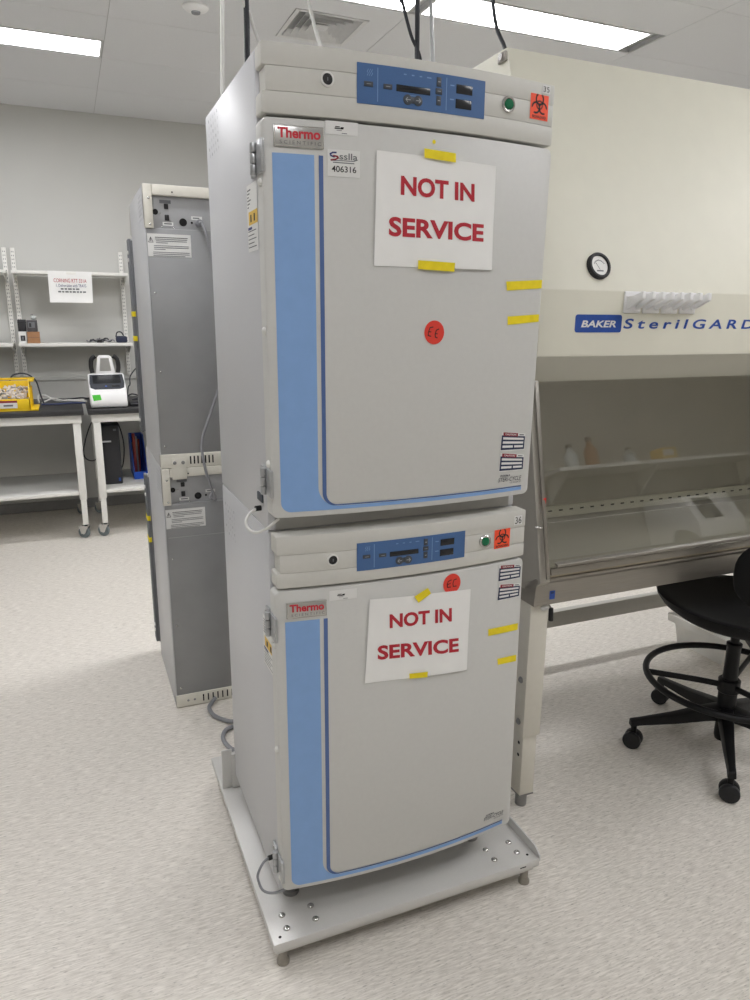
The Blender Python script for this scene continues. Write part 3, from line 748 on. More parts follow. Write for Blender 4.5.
# ------------------------------------------------------------------ second stack seen from behind
BX0, BX1, BY = -.088, .572, 1.36
def BK(u, v, off): return (u, BY-off, v)
def back_unit(zb, label, lower):
    Z = lambda z: z+zb
    root = thing('incubator', label, 'incubator', (.24, 1.63, Z(0)))
    b = MB()
    b.box((BX0, BY+.004, Z(.0)), (BX0+.004, 1.905, Z(1.0325)), 'side_silver', .001); b.box((BX1-.004, BY+.004, Z(.0)), (BX1, 1.905, Z(1.0325)), 'side_silver', .001)
    b.box((BX0+.004, BY+.04, Z(.0)), (BX1-.004, 1.9, Z(1.031)), 'kick_grey')
    for r in range(6):
        for c in range(5):
            yy = 1.42+c*.026; zz = Z(1.0-r*.016)
            b.box((BX0-.0006, yy, zz), (BX0+.001, yy+.006, zz+.007), 'hinge_metal')
    b.build('cabinet_body', root)
    # back sheet with screws
    p = MB(); p.box((BX0+.0045, BY+.005, Z(.054)), (BX1-.0045, BY+.041, Z(.884)), 'back_metal', .002)
    if lower: p.box((BX0+.012, BY+.0045, Z(.748)), (BX1-.012, BY+.007, Z(.7505)), 'back_recess')
    for x in (BX0+.022, BX1-.022):
        for z in (.085, .37, .66): p.sphere((x, BY+.005, Z(z)), .004, 'chrome', (1, .6, 1), 8)
    p.build('back_sheet', root)
    # recessed connection panel
    p = MB(); p.box((BX0+.012, BY+.018, Z(.884)), (BX1-.012, BY+.0415, Z(.997)), 'back_recess', .001)
    p.box((BX0+.012, BY+.009, Z(.880)), (BX1-.012, BY+.02, Z(.888)), 'back_recess')
    def RC(u, v, off): return (u, BY+.018-off, v)
    for cu, cv, r in ((-.0465, .942, .010), (.0505, .911, .014), (.082, .911, .004)): p.lathe([(r, -.003), (r, .0015), (r*.7, .002), (0, .002)], 'hole_black', (cu, BY+.018, Z(cv)), 18, Matrix.Rotation(PI/2, 3, 'X').to_4x4())
    for q in ((-.015, .953, .0, .971), (-.0145, .914, .001, .934)): p.box((q[0], BY+.013, Z(q[1])), (q[2], BY+.0185, Z(q[3])), 'rubber_black', .002)
    p.rect(RC, -.030, Z(.972), .010, Z(.984), .0006, 'sticker_white' if False else 'ink_grey', 1)
    p.rect(RC, -.023, Z(.897), .015, Z(.909), .0006, 'sticker_white', 1); p.rect(RC, -.018, Z(.901), .010, Z(.905), .001, 'ink_grey', 1)
    p.rect(RC, .081, Z(.922), .120, Z(.934), .0006, 'sticker_white', 1); p.rect(RC, .086, Z(.926), .11, Z(.930), .001, 'ink_grey', 1)
    for u, v_ in ((-.03, .94), (-.026, .892), (.016, .888)): p.sphere((u, BY+.018, Z(v_)), .004, 'chrome', (1, .6, 1), 8)
    p.build('connection_panel', root)
    # cream frame: top rail, corner posts, slotted bottom rail
    f = MB(); f.box((BX0+.032, BY-.002, Z(.997)), (BX1-.032, BY+.03, Z(1.0325)), 'rail_cream', .002); f.lathe([(.003, 0), (.003, .001), (0, .001)], 'hole_black', (.014, BY-.002, Z(1.009)), 10, Matrix.Rotation(PI/2, 3, 'X').to_4x4()); f.build('top_rail', root)
    for x0, x1 in ((BX0, BX0+.031), (BX1-.031, BX1)):
        f = MB(); f.box((x0, BY-.003, Z(.884)), (x1, BY+.03, Z(1.0325)), 'rail_cream', .002)
        for z in (.897, .985): f.sphere(((x0+x1)/2+.003, BY-.003, Z(z)), .0045, 'chrome', (1, .6, 1), 10)
        f.build('corner_post', root)
    f = MB(); f.box((BX0, BY, Z(.0)), (BX1, BY+.03, Z(.054)), 'rail_cream', .0015)
    for k in range(14):
        x = .024+.0145*(k % 7)+.21*(k//7) if not lower else .022+.0205*k
        if lower and x > .5: continue
        f.box((x, BY-.0008, Z(.012)), (x+.0055, BY+.001, Z(.043)), 'hole_black')
    if lower:
        for x in (-.039, -.012): f.sphere((x, BY, Z(.026)), .005, 'steel_dull', (1, .5, 1), 10)
    f.build('slotted_rail', root)
    # white printed warning sheet
    zt_, zb_ = (.866, .787) if not lower else (.858, .780)
    zt_ = .866; zb_ = .787
    l = MB(); BL = lambda u, v, off: (u, BY+.005-off, v)
    l.rect(BL, -.082, Z(zb_), .073, Z(zt_), .0008, 'sticker_white', 1)
    l.stroke(BL, ((-.078, Z(zt_-.030)), (-.070, Z(zt_-.012)), (-.062, Z(zt_-.030)), (-.078, Z(zt_-.030))), .0016, .0013, 'ink_black'); l.stroke(BL, ((-.070, Z(zt_-.016)), (-.070, Z(zt_-.026))), .002, .0013, 'ink_black')
    for k, (s, e) in enumerate(((-.055, .062), (-.055, .060), (-.052, .058), (-.052, -.010), (-.06, .064), (-.06, .064), (-.06, -.02), (-.064, .066), (-.064, .066), (-.064, .05))):
        z = zt_-.012-.0062*k-(.004 if k > 3 else 0)-(.004 if k > 6 else 0)
        l.rect(BL, s, Z(z-.0015), e, Z(z+.0008), .0013, 'ink_grey' if k else 'ink_black', 1)
    l.build('warning_label', root)
    # grey/white gas hose plugged into the panel
    pl = MB(); pl.cyl((.106, BY+.018, Z(.908)), (.106, BY-.016, Z(.908)), .0135, 'cord_grey', n=18, bevel=.002); pl.cyl((.106, BY-.012, Z(.908)), (.109, BY-.035, Z(.902)), .008, 'cord_grey', n=14); pl.build('gas_fitting', root)
    # the door on the far side, seen edge on
    d = MB(); d.box((BX0-.004, 1.915, Z(.065)), (BX1, 1.965, Z(.90)), 'door_grey', .004); d.box((BX0-.005, 1.9, Z(.07)), (BX1-.02, 1.9155, Z(.89)), 'gasket_grey', .002)
    d.box((BX0-.017, 1.920, Z(.064)), (BX0-.0036, 1.985, Z(.898)), 'gasket_grey', .003)
    dd = d.build('door', root)
    for z0 in ((.47, .575) if not lower else (.68, .575)):
        MB().box((BX0-.0185, 1.915, Z(z0)), (BX0-.003, 1.988, Z(z0+.022)), 'tape_yellow', .001).build('tape', dd)
    for z in ((.842, .811, .12) if not lower else (.842, .805, .155, .125)):
        MB().sphere((BX0-.0175, 1.93, Z(z)), .0085, 'cord_white', (.6, 1, 1), 10).build('door_bumper', dd)
    MB().box((BX0, 1.9055, Z(.91)), (BX1, 1.955, Z(1.03)), 'header_grey', .005).build('control_header', root)
    if lower:
        for x in (BX0+.03, BX1-.03):
            for y in (BY+.04, 1.86): MB().cyl((x, y, 0), (x, y, .0035), .018, 'steel_dull', n=16).build('foot', root)
    return root
lowb = back_unit(.004, 'lower back-turned incubator with dark metal back, standing on the floor behind', True)
upb = back_unit(1.038, 'upper back-turned incubator of the rear stack, white cream rails at its back', False)
f = MB(); f.box((-.047, BY-.008, .992), (.008, BY-.0032, 1.078), 'rail_cream', .0015)
for x in (-.036, -.004): f.lathe([(.007, 0), (.007, .002), (.004, .0035), (0, .0035)], 'steel_dull', (x, BY-.008, 1.059), 14, Matrix.Rotation(PI/2, 3, 'X').to_4x4())
solo(f, 'stacking_bracket', 'small cream bracket bolted across the seam of the rear stack', 'bracket', (-.02, 1.354, 1.0))
solo(MB().tube([(.109, BY-.034, 1.943), (.122, BY-.05, 1.90), (.150, BY-.05, 1.74), (.172, BY-.05, 1.55), (.150, BY-.05, 1.38), (.10, BY-.05, 1.24), (.066, BY-.05, 1.14), (.075, BY-.05, 1.03), (.109, BY-.035, .908)], .0055, 'cord_grey', 10), 'gas_hose', 'thin grey hose running down the back of the rear stack', 'hose', (.11, 1.3, 1.5))

# ------------------------------------------------------------------ biosafety cabinet on the right
QX0, QX1 = .88, 2.98
t = thing('safety_cabinet', 'cream biological safety cabinet with sloping glass front, right of the incubators', 'cabinet', (1.9, .66, 0))
h = MB(); h.prism([(.298, 1.505), (.298, 1.694), (.538, 2.382), (1.22, 2.382), (1.22, 1.425), (.352, 1.425), (.346, 1.430)], QX0, QX1, 'cabinet_cream', bevel=.003)
hood = h.build('upper_housing', t, ang=25)
h = MB(); h.prism([(.2975, 1.504), (.2965, 1.503), (.344, 1.424), (.352, 1.424)], QX0+.0005, QX1-.0005, 'cabinet_cream_shaded'); lab(h.build('shaded_chamfer', t, smooth=False), 'strip sloping inward above the glass, its cream darkened for shade')  # thin overlay that carries the chamfer's shade in its colour
def CF(u, v, off): return (u, .298-off, v)
l = MB(); n = 10
def rrect(mb, mp, u0, v0, u1, v1, r, th, m):
    pts = []
    for (cu, cv, a) in ((u1-r, v1-r, 0), (u0+r, v1-r, 90), (u0+r, v0+r, 180), (u1-r, v0+r, 270)):
        for k in range(5): an = math.radians(a+22.5*k); pts.append((cu+r*math.cos(an), cv+r*math.sin(an)))
    n = len(pts); vs = [mp(u, v, th) for u, v in pts]+[mp(u, v, 0) for u, v in pts]
    mb.add(vs, [tuple(reversed(range(n)))]+[(i, (i+1) % n, n+(i+1) % n, n+i) for i in range(n)], m)
rrect(l, CF, 1.007, 1.573, 1.179, 1.625, .008, .0015, 'brand_blue')
l.textbox(CF, 'BAKER', 1.028, 1.588, 1.158, 1.608, .002, 'sticker_white', bold=.03, shear=.2); lab(l.build('brand_badge', hood), 'blue badge lettered BAKER')
l = MB(); l.textbox(CF, 'SterilGARD', 1.187, 1.584, 1.735, 1.614, .001, 'brand_blue', bold=.02, spacing=1.45, shear=.15); l.build('brand_lettering', hood)
# gauge on the sloping face
nrm = Vector((0, -.688, .24)).normalized(); M = nrm.to_track_quat('Z', 'X').to_matrix().to_4x4()
g = MB(); g.lathe([(.040, -.004), (.040, .010), (.037, .014), (.031, .014), (.030, .008)], 'rubber_black', (1.093, .322, 1.763), 32, M); ga = g.build('pressure_gauge', t)
upv = (Vector((0, .24, .688))).normalized(); gc = Vector((1.093, .322, 1.763))
def GF(u, v, off): return gc+Vector((1, 0, 0))*u+upv*v+nrm*(.008+off)
g = MB().disc(GF, 0, 0, .0305, .0002, 'gauge_face'); g.disc(GF, 0, -.004, .021, .0008, 'ink_grey', rin=.93, a0=.5, a1=PI-.5, n=14)
for k in range(9): a = .55+k*(PI-1.1)/8; g.stroke(GF, ((.018*math.cos(a), -.004+.018*math.sin(a)), (.0225*math.cos(a), -.004+.0225*math.sin(a))), .0012, .0008, 'ink_black')
g.stroke(GF, ((0, -.012), (-.012, .008)), .0014, .001, 'ink_black'); g.rect(GF, -.012, -.018, .012, -.014, .0008, 'ink_grey', 1); g.build('dial', ga)
# four white plastic hooks
for k in range(4):
    x = 1.179+.0735*k
    hk = thing('wall_hook', ('white double hook stuck above the blue lettering, ' + ('leftmost of four', 'second from left', 'third from left', 'rightmost of four')[k]), 'hook', (x+.03, .298, 1.662), 'white hooks on the safety cabinet')
    mb = MB(); mb.box((x, .292, 1.630), (x+.066, .298, 1.694), 'hook_white', .004, 3); mb.build('backplate', hk)
    for dx in (.008, .045):
        a = MB(); a.prism([(.2925, 1.680), (.2925, 1.640), (.270, 1.650), (.226, 1.670), (.226, 1.692), (.233, 1.692), (.264, 1.678)], x+dx, x+dx+.013, 'hook_white', bevel=.002); a.build('prong', hk)
# steel latch at the top corner
c = MB(); c.box((QX0-.008, .535, 2.345), (QX0, .575, 2.372), 'steel', .002); c.cyl((QX0-.012, .555, 2.36), (QX0-.006, .555, 2.36), .010, 'chrome', n=16); c.build('corner_latch', t)
# steel jambs, interior, lip
for x0, x1 in ((QX0+.001, QX0+.037), (QX1-.037, QX1-.001)):
    j = MB(); j.prism([(.237, .775), (.2325, .815), (.213, .83), (.335, 1.432), (1.21, 1.432), (1.21, .775)], x0, x1, 'steel_side', bevel=.0015); j.build('side_jamb', t)
j = MB(); j.prism([(.200, .845), (.206, .845), (.331, 1.43), (.325, 1.43)], QX0+.016, QX0+.028, 'steel', bevel=.001); j.cyl((QX0-.004, .248, 1.0), (QX0+.012, .236, 1.0), .004, 'chrome', n=10); j.build('sash_track', t)
r = MB().box((QX0+.0215, .2505, 1.070), (QX0+.0305, .262, 1.087), 'sticker_red'); lab(r.build('track_tag', t), 'red tag')
i = MB(); i.box((QX0+.03, .86, .80), (QX1-.03, .87, 1.43), 'cabinet_interior'); i.box((QX0+.03, .36, 1.418), (QX1-.03, .86, 1.4245), 'cabinet_interior'); i.build('interior_walls', t)
i = MB(); i.box((QX0+.03, .845, .826), (QX1-.03, .86, .874), 'cabinet_cream', .002)
for k in range(38): i.box((QX0+.06+.053*k, .8442, .851), (QX0+.078+.053*k, .846, .857), 'hole_black')
i.build('rear_grille', t)
i = MB(); i.box((QX0+.03, .285, .795), (QX1-.03, .845, .803), 'cabinet_interior', .001); i.build('work_surface', t)
p = MB(); p.prism([(.237, .745), (.232, .818), (.224, .828), (.224, .836), (.234, .840), (.29, .803), (.29, .785), (1.21, .785), (1.21, .745)], QX0, QX1, 'steel', bevel=.001)
p.build('front_pan', t)
g = MB(); g.box((QX0+.032, .229, .832), (QX1-.032, .282, .846), 'grille_tan', .002)
for k in range(80): g.box((QX0+.05+.025*k, .238, .8455), (QX0+.062+.025*k, .274, .8466), 'ink_grey')
g.build('front_grille', t)
b_ = MB().rect(lambda u, v, off: (u, .2345-off, v), .934, .7635, .954, .7915, .0015, 'brand_blue', 1); b_.rect(lambda u, v, off: (u, .2345-off, v), .938, .782, .95, .787, .002, 'sticker_navy', 1); lab(b_.build('blue_sticker', t), 'small blue sticker')
g = MB(); g.prism([(.2125, .858), (.2175, .858), (.3395, 1.428), (.3345, 1.428)], QX0+.0365, QX1-.0365, 'glass'); lab(g.build('sash_glass', t, smooth=False), 'clear sloping glass front')
g = MB(); g.prism([(.209, .852), (.220, .852), (.2225, .872), (.2115, .872)], QX0+.038, QX1-.038, 'steel', bevel=.001); g.prism([(.198, .880), (.2135, .884), (.215, .892), (.199, .889)], QX0+.05, QX1-.05, 'steel', bevel=.001); g.build('sash_handle', t)
# drain valve under the pan
g = MB(); g.sphere((.935, .258, .728), .014, 'cord_white', (1.3, 1, .8), 12); g.cyl((.952, .262, .735), (.962, .262, .722), .004, 'steel', n=10); g.cyl((.962, .258, .722), (.963, .256, .678), .0075, 'rubber_black', n=12, bevel=.002); g.build('drain_valve', t)
g = MB(); g.box((1.15, .30, .733), (1.185, .33, .745), 'rubber_black', .003); g.build('pan_bumper', t)
# legs of the base stand
for x0 in (QX0+.008, QX1-.066):
    for y0 in (.262, 1.11):
        l = MB(); l.box((x0-.006, y0-.008, .276), (x0+.062, y0+.064, .7455), 'leg_cream', .003); l.box((x0, y0-.002, .055), (x0+.054, y0+.056, .28), 'leg_cream', .002)
        l.box((x0-.001, y0-.003, .050), (x0+.055, y0+.057, .056), 'steel_dull', .001); l.cyl((x0+.027, y0+.027, 0), (x0+.027, y0+.027, .052), .0195, 'steel_dull', n=20, bevel=.003)
        if x0 < 1:
            for z in (.475, .325): l.lathe([(.011, 0), (.011, .003), (.006, .008), (0, .008)], 'steel_dull', (x0-.0055, y0+.02, z), 14, Matrix.Rotation(-PI/2, 3, 'Y').to_4x4())
            for z in (.245, .20): l.sphere((x0, y0+.02, z), .006, 'hole_black', (.3, 1, 1), 8)
        l.build('leg', t)
MB().box((QX0+.07, 1.12, .185), (QX1-.06, 1.155, .262), 'bar_grey', .003).build('rear_crossbar', t)
for x0 in (QX0+.008, QX1-.066): MB().box((x0+.012, .326, .66), (x0+.044, 1.10, .72), 'leg_cream', .003).build('side_rail', t)

# small pale tub on the floor under the cabinet
bt = MB(); 
def tub(mb, c, w, d, h, m):
    x, y = c
    prof = lambda s, z: [(x-w*s, y-d*s, z), (x+w*s, y-d*s, z), (x+w*s, y+d*s, z), (x-w*s, y+d*s, z)]
    L = [prof(.82, 0), prof(.92, h*.72), prof(1.08, h*.74), prof(1.1, h), prof(1.02, h), prof(.86, h*.72), prof(.78, .01)]
    vs = sum(L, []); fs = [(3, 2, 1, 0)]
    for k in range(len(L)-1):
        for i in range(4): a, b = 4*k+i, 4*k+(i+1) % 4; fs.append((a, b, b+4, a+4))
    k = 4*(len(L)-1); fs.append((k, k+1, k+2, k+3)); mb.add(vs, fs, m)
tub(bt, (2.50, .93), .13, .17, .15, 'bench_white')
solo(bt, 'storage_tub', 'pale plastic tub on the floor under the safety cabinet, behind the stool', 'tub', (2.5, .93, 0))

# ------------------------------------------------------------------ lab stool
SX, SY = 1.835, .285
t = thing('lab_stool', 'black rolling lab stool with a foot ring beside the safety cabinet', 'stool', (SX, SY, 0))
s = MB(); nr, na = 12, 48; vs = []; fs = []
fd = math.atan2(.86, .5)  # the way the stool faces
def seat_r(a):
    return .300+.008*math.cos(2*(a-fd))
prof = [(0, .603), (.35, .604), (.65, .610), (.85, .618), (.97, .625), (1.0, .622), (.985, .608), (.92, .585), (.78, .560), (.55, .540), (.30, .528), (0, .525)]
for q, z in prof:
    for k in range(na):
        a = 2*PI*k/na; r = seat_r(a)*q; lift = .012*(q**3)*abs(math.sin(a-fd))-.014*(q**3)*max(0, math.cos(a-fd))
        vs.append((SX+r*math.cos(a), SY+r*math.sin(a), z+lift-.012))
for i in range(len(prof)-1):
    for k in range(na): fs.append((i*na+k, i*na+(k+1) % na, (i+1)*na+(k+1) % na, (i+1)*na+k))
bm = bmesh.new(); bv = [bm.verts.new(v) for v in vs]
for f in fs: bm.faces.new([bv[i] for i in f])
bmesh.ops.remove_doubles(bm, verts=bm.verts[:], dist=1e-5); s.from_bm(bm, 'chair_black'); s.build('seat', t, ang=60)
# backrest shell
bk = MB(); bd = Vector((-math.cos(fd), -math.sin(fd), 0)); bs = Vector((math.sin(fd), -math.cos(fd), 0))
bm = bmesh.new(); bmesh.ops.create_uvsphere(bm, u_segments=32, v_segments=20, radius=1)
bc = Vector((1.705, -.035, .815))
for v in bm.verts:
    x, y, z = v.co; sx = math.copysign(abs(x)**.8, x)*.20; sz = math.copysign(abs(z)**.8, z)*.135; dy = y*.022-.9*sx*sx
    v.co = bc+bs*sx+bd*dy+Vector((0, 0, sz))
bk.from_bm(bm, 'chair_black'); bk.build('backrest', t, ang=80)
MB().tube([(SX-.01, SY-.02, .53), tuple(Vector((SX, SY, .51))+bd*.20), tuple(Vector((SX, SY, .56))+bd*.315), tuple(bc+bd*.028)], .016, 'chair_plastic', 12, flat=1.6).build('back_bar', t)
MB().lathe([(.032, .17), (.034, .19), (.034, .25), (.029, .26), (.026, .32), (.025, .42), (.028, .425), (.028, .435), (.016, .44), (.016, .545)], 'chair_plastic', (SX, SY, 0), 24).build('gas_column', t)
MB().lathe([(.026, .035), (.030, .05), (.030, .17), (.0, .17)], 'chair_plastic', (SX, SY, 0), 20).build('column_base', t)
m = MB(); m.box((SX-.10, SY-.08, .518), (SX+.10, SY+.08, .536), 'chair_plastic', .01); m.build('seat_plate', t)
rz = .285; rr = .300
m = MB(); m.tube([(SX+rr*math.cos(2*PI*k/56), SY+rr*math.sin(2*PI*k/56), rz) for k in range(56)], .0125, 'chair_plastic', 12, closed=True)
fr = m.build('foot_ring', t)
m = MB(); m.lathe([(.0345, .235), (.040, .24), (.040, .285), (.0345, .29)], 'chair_plastic', (SX, SY, 0), 20)
for k in range(3):
    a = math.radians(25+120*k); m.tube([(SX+.03*math.cos(a), SY+.03*math.sin(a), .262), (SX+.12*math.cos(a), SY+.12*math.sin(a), .272), (SX+rr*math.cos(a), SY+rr*math.sin(a), rz)], .009, 'chair_plastic', 10, flat=1.3)
m.build('ring_spokes', t)
BR = .36; angs = [158.2, -133.7, -61.7, 10.3, 86.0]
for a in angs:
    a = math.radians(a); m = MB(); d = Vector((math.cos(a), math.sin(a), 0)); w = Vector((-d.y, d.x, 0)); o = Vector((SX, SY, 0))
    secs = [(.02, .030, .125, .180), (.08, .027, .122, .170), (.20, .021, .106, .143), (.33, .015, .096, .122), (.365, .015, .090, .117)]
    vs = []; fs = []
    for r_, hw, zl, zh in secs:
        for sx, z in ((-1, zl), (1, zl), (.8, zh), (-.8, zh)): vs.append(o+d*r_+w*hw*sx+Vector((0, 0, z)))
    for k in range(len(secs)-1):
        for i in range(4): q, p_ = 4*k+i, 4*k+(i+1) % 4; fs.append((q, p_, p_+4, q+4))
    fs += [(3, 2, 1, 0), tuple(4*(len(secs)-1)+i for i in range(4))]
    bm = bmesh.new(); bv = [bm.verts.new(v) for v in vs]
    for f in fs: bm.faces.new([bv[i] for i in f])
    bmesh.ops.recalc_face_normals(bm, faces=bm.faces[:]); bmesh.ops.bevel(bm, geom=bm.edges[:], offset=.004, segments=2, profile=.5, affect='EDGES')
    m.from_bm(bm, 'chair_plastic'); m.build('leg', t)
    c = o+d*(BR-.012)+Vector((0, 0, .034)); cw = MB()
    aw = math.radians(212)+.25*math.sin(a*2.3); ax = Vector((math.cos(aw), math.sin(aw), 0))
    for sd in (-1, 1): cw.cyl(c+ax*sd*.006, c+ax*sd*.028, .034, 'wheel_black', n=24, bevel=.006)
    cw.cyl(c-ax*.006, c+ax*.006, .022, 'chair_plastic', n=16); cw.cyl(c+Vector((0, 0, .01)), c+Vector((0, 0, .064)), .011, 'chair_plastic', n=14)
    cw.build('caster', t)

# ------------------------------------------------------------------ benches along the back wall
def caster(mb, x, y):
    a = Vector((-.55, -.83, 0)).normalized(); b = Vector((a.y, -a.x, 0)); c = Vector((x, y, .044))-b*-.018
    mb.cyl(c-a*.012, c+a*.012, .044, 'caster_grey', n=24, bevel=.005)
    mb.cyl(c-a*.0135, c+a*.0135, .016, 'chrome', n=16)
    for sg in (-1, 1):
        q = [c+a*sg*.016+b*u+Vector((0, 0, w)) for u, w in ((-.016, -.01), (.016, -.01), (.03, .05), (-.045, .05))]
        p = [v+a*sg*.004 for v in q]; mb.add(q+p, [(0, 1, 2, 3), (7, 6, 5, 4), (0, 4, 5, 1), (1, 5, 6, 2), (2, 6, 7, 3), (3, 7, 4, 0)], 'chrome')
    mb.cyl((x, y, .092), (x, y, .098), .03, 'chrome', n=16); mb.cyl((x, y, .096), (x, y, .108), .012, 'rubber_black', n=12)
def bench(x0, x1, label):
    t = thing('lab_bench', label, 'bench', ((x0+x1)/2, 4.48, 0))
    MB().box((x0-.02, 4.085, .928), (x1+.02, 5.0, .965), 'worktop_black', .004).build('worktop', t)
    f = MB(); f.box((x0, 4.115, .868), (x1, 4.15, .9275), 'bench_white', .003); f.box((x0, 4.84, .868), (x1, 4.875, .9275), 'bench_white', .003); f.box((x0, 4.15, .868), (x0+.035, 4.84, .9275), 'bench_white', .003); f.box((x1-.035, 4.15, .868), (x1, 4.84, .9275), 'bench_white', .003); f.build('frame', t)
    for x in (x0+.035, x1-.035):
        for y in (4.135, 4.855):
            l = MB(); l.box((x-.026, y-.026, .30), (x+.026, y+.026, .8675), 'bench_white', .004); l.box((x-.02, y-.02, .106), (x+.02, y+.02, .302), 'bench_white', .003)
            lo = l.build('leg', t); c = MB(); caster(c, x, y); c.build('caster', lo)
    MB().box((x0+.062, 4.118, .335), (x1-.062, 4.875, .360), 'bench_white', .003).build('lower_shelf', t)
bench(-2.0, -.335, 'left white-framed bench with black top, holding the yellow bin')
bench(-.268, 1.25, 'right white-framed bench with black top, holding the white instrument')

# wall shelving
def upright(x, label):
    m = MB(); m.box((x-.016, 5.068, 1.14), (x+.016, 5.098, 2.135), 'shelf_white', .002)
    for k in range(34):
        for dx in (-.006, .006): m.box((x+dx-.002, 5.0675, 1.16+.0285*k), (x+dx+.002, 5.069, 1.170+.0285*k), 'ink_grey')
    return solo(m, 'shelf_upright', label, 'upright', (x, 5.08, 1.14), 'slotted shelf uprights on the back wall')
upright(-.775, 'slotted white shelf upright on the back wall, leftmost'); upright(-.715, 'slotted white shelf upright just right of the leftmost one'); upright(.085, 'slotted white shelf upright above the white instrument')
def shelf(x0, x1, z, label):
    t = thing('wall_shelf', label, 'shelf', ((x0+x1)/2, 4.95, z), 'white shelves on the back wall')
    MB().box((x0, 4.79, z-.024), (x1, 5.066, z), 'shelf_white', .002).build('board', t)
    for x in (x0+.012, x1-.012):
        MB().prism([(5.067, z-.025), (4.82, z-.025), (4.82, z-.035), (5.04, z-.085), (5.067, z-.085)], x-.003, x+.003, 'shelf_white').build('bracket', t)
shelf(-.725, .11, 1.955, 'long white upper shelf with the paper notice hanging from its edge'); shelf(-.725, .11, 1.413, 'long white lower shelf with boxes and cables on it')
shelf(-1.6, -.765, 1.955, 'end of the white upper shelf at the left edge of the photo'); shelf(-1.6, -.765, 1.413, 'end of the white lower shelf at the left edge of the photo')

t = thing('paper_notice', 'white printed notice hanging from the upper wall shelf', 'sign', (-.317, 4.785, 1.84))
NT = lambda u, v, off: (u, 4.790-off-.012*max(0, (1.80-v)/.08)**2, v)
m = MB(); vs = []; fs = []
P = ((-.472, 1.956), (-.158, 1.956), (-.165, 1.722), (-.475, 1.722))
for j in range(9):
    for i in range(9):
        s_, t_ = i/8, j/8; x = (P[0][0]*(1-s_)+P[1][0]*s_)*(1-t_)+(P[3][0]*(1-s_)+P[2][0]*s_)*t_; z = 1.956-(1.956-1.722)*t_
        q = NT(x, z, .001+.002*math.sin(s_*9)); vs.append(q)
for j in range(8):
    for i in range(8): k = j*9+i; fs.append((k, k+9, k+10, k+1))
m.add(vs, fs, 'paper'); m.build('sheet', t)
m = MB(); m.textbox(NT, 'CORNING RTT 331A', -.435, 1.872, -.200, 1.900, .0045, 'sign_red')
m.textbox(NT, '1. Deliverables with TRAYS', -.42, 1.838, -.205, 1.860, .0045, 'ink_navy')
for z, a, b in ((1.824, -.39, -.24), (1.803, -.41, -.21)):
    x = a
    while x < b-.02:
        w = random.uniform(.014, .034); m.rect(NT, x, z-.006, min(x+w, b), z+.005, .0045, 'ink_grey', 1); x += w+.007
m.build('lettering', t)

# things on the lower shelf
ZS = 1.413
def sbox(x0, x1, y0, y1, z0, z1, m, name, label, extra=None):
    mb = MB().box((x0, y0, z0), (x1, y1, z1), m, .003)
    if extra: extra(mb)
    return solo(mb, name, label, 'box', ((x0+x1)/2, (y0+y1)/2, z0))
def pic(mb):
    mb.rect(lambda u, v, o: (u, 4.81-o, v), -.708, 1.432, -.676, 1.472, .0006, 'box_black', 1); mb.rect(lambda u, v, o: (u, 4.81-o, v), -.70, 1.44, -.686, 1.465, .001, 'ink_grey', 1)
sbox(-.722, -.668, 4.81, 4.92, ZS, 1.502, 'sticker_white', 'small_box', 'small white carton with a dark picture on the lower shelf', pic)
def flap(mb): mb.box((-.6605, 4.808, 1.455), (-.5765, 4.8105, 1.457), 'box_dark')
sbox(-.662, -.575, 4.81, 4.95, ZS, 1.500, 'box_brown', 'cardboard_box', 'brown cardboard box on the lower wall shelf', flap)
def lid(mb): mb.box((-.7205, 4.813, 1.568), (-.6635, 4.917, 1.574), 'rubber_black', .001)
sbox(-.720, -.664, 4.814, 4.916, 1.5025, 1.592, 'box_black', 'small_box', 'small black box on top of the white carton', lid)
def cross(mb): mb.rect(lambda u, v, o: (u, 4.815-o, v), -.648, 1.53, -.60, 1.572, .0006, 'ink_grey', 1); mb.rect(lambda u, v, o: (u, 4.815-o, v), -.64, 1.536, -.625, 1.565, .001, 'box_black', 1)
sbox(-.658, -.585, 4.815, 4.93, 1.5005, 1.588, 'box_dark', 'small_box', 'dark grey printed box on top of the brown cardboard box', cross)
m = MB().sphere((-.606, 4.86, 1.605), .02, 'bottle_plastic', (1.0, 1, .8), 12); m.tube([(-.606, 4.86, 1.615), (-.61, 4.86, 1.63), (-.625, 4.86, 1.625)], .003, 'cord_grey', 6)
solo(m, 'plastic_bag', 'scrunched clear plastic piece on top of the dark printed box', 'bag', (-.606, 4.86, 1.59))
m = MB()
for k in range(7):
    cx_ = -.20+.024*k; pts = [(cx_+.035*math.cos(a*.7+k), 4.86+.03*math.sin(a*.9+k), ZS+.008+.006*(a % 3)+.004*k % .02) for a in range(10)]
    m.tube(pts, .005, 'cord_black' if k % 3 else 'cord_grey', 6, 4)
m.box((-.16, 4.83, ZS+.002), (-.12, 4.86, ZS+.03), 'rubber_black', .004)
solo(m, 'cable_bundle', 'tangle of black and grey cables on the lower wall shelf', 'cable', (-.12, 4.86, ZS))
m = MB().box((-.012, 4.82, ZS+.001), (.075, 4.90, ZS+.052), 'pouch_navy', .014, 3); m.tube([(-.01, 4.86, ZS+.045), (.0, 4.86, ZS+.08), (.03, 4.86, ZS+.085), (.05, 4.86, ZS+.055)], .005, 'cord_black', 8)
solo(m, 'power_adapter', 'dark blue power adapter at the right end of the lower shelf', 'adapter', (.03, 4.86, ZS))

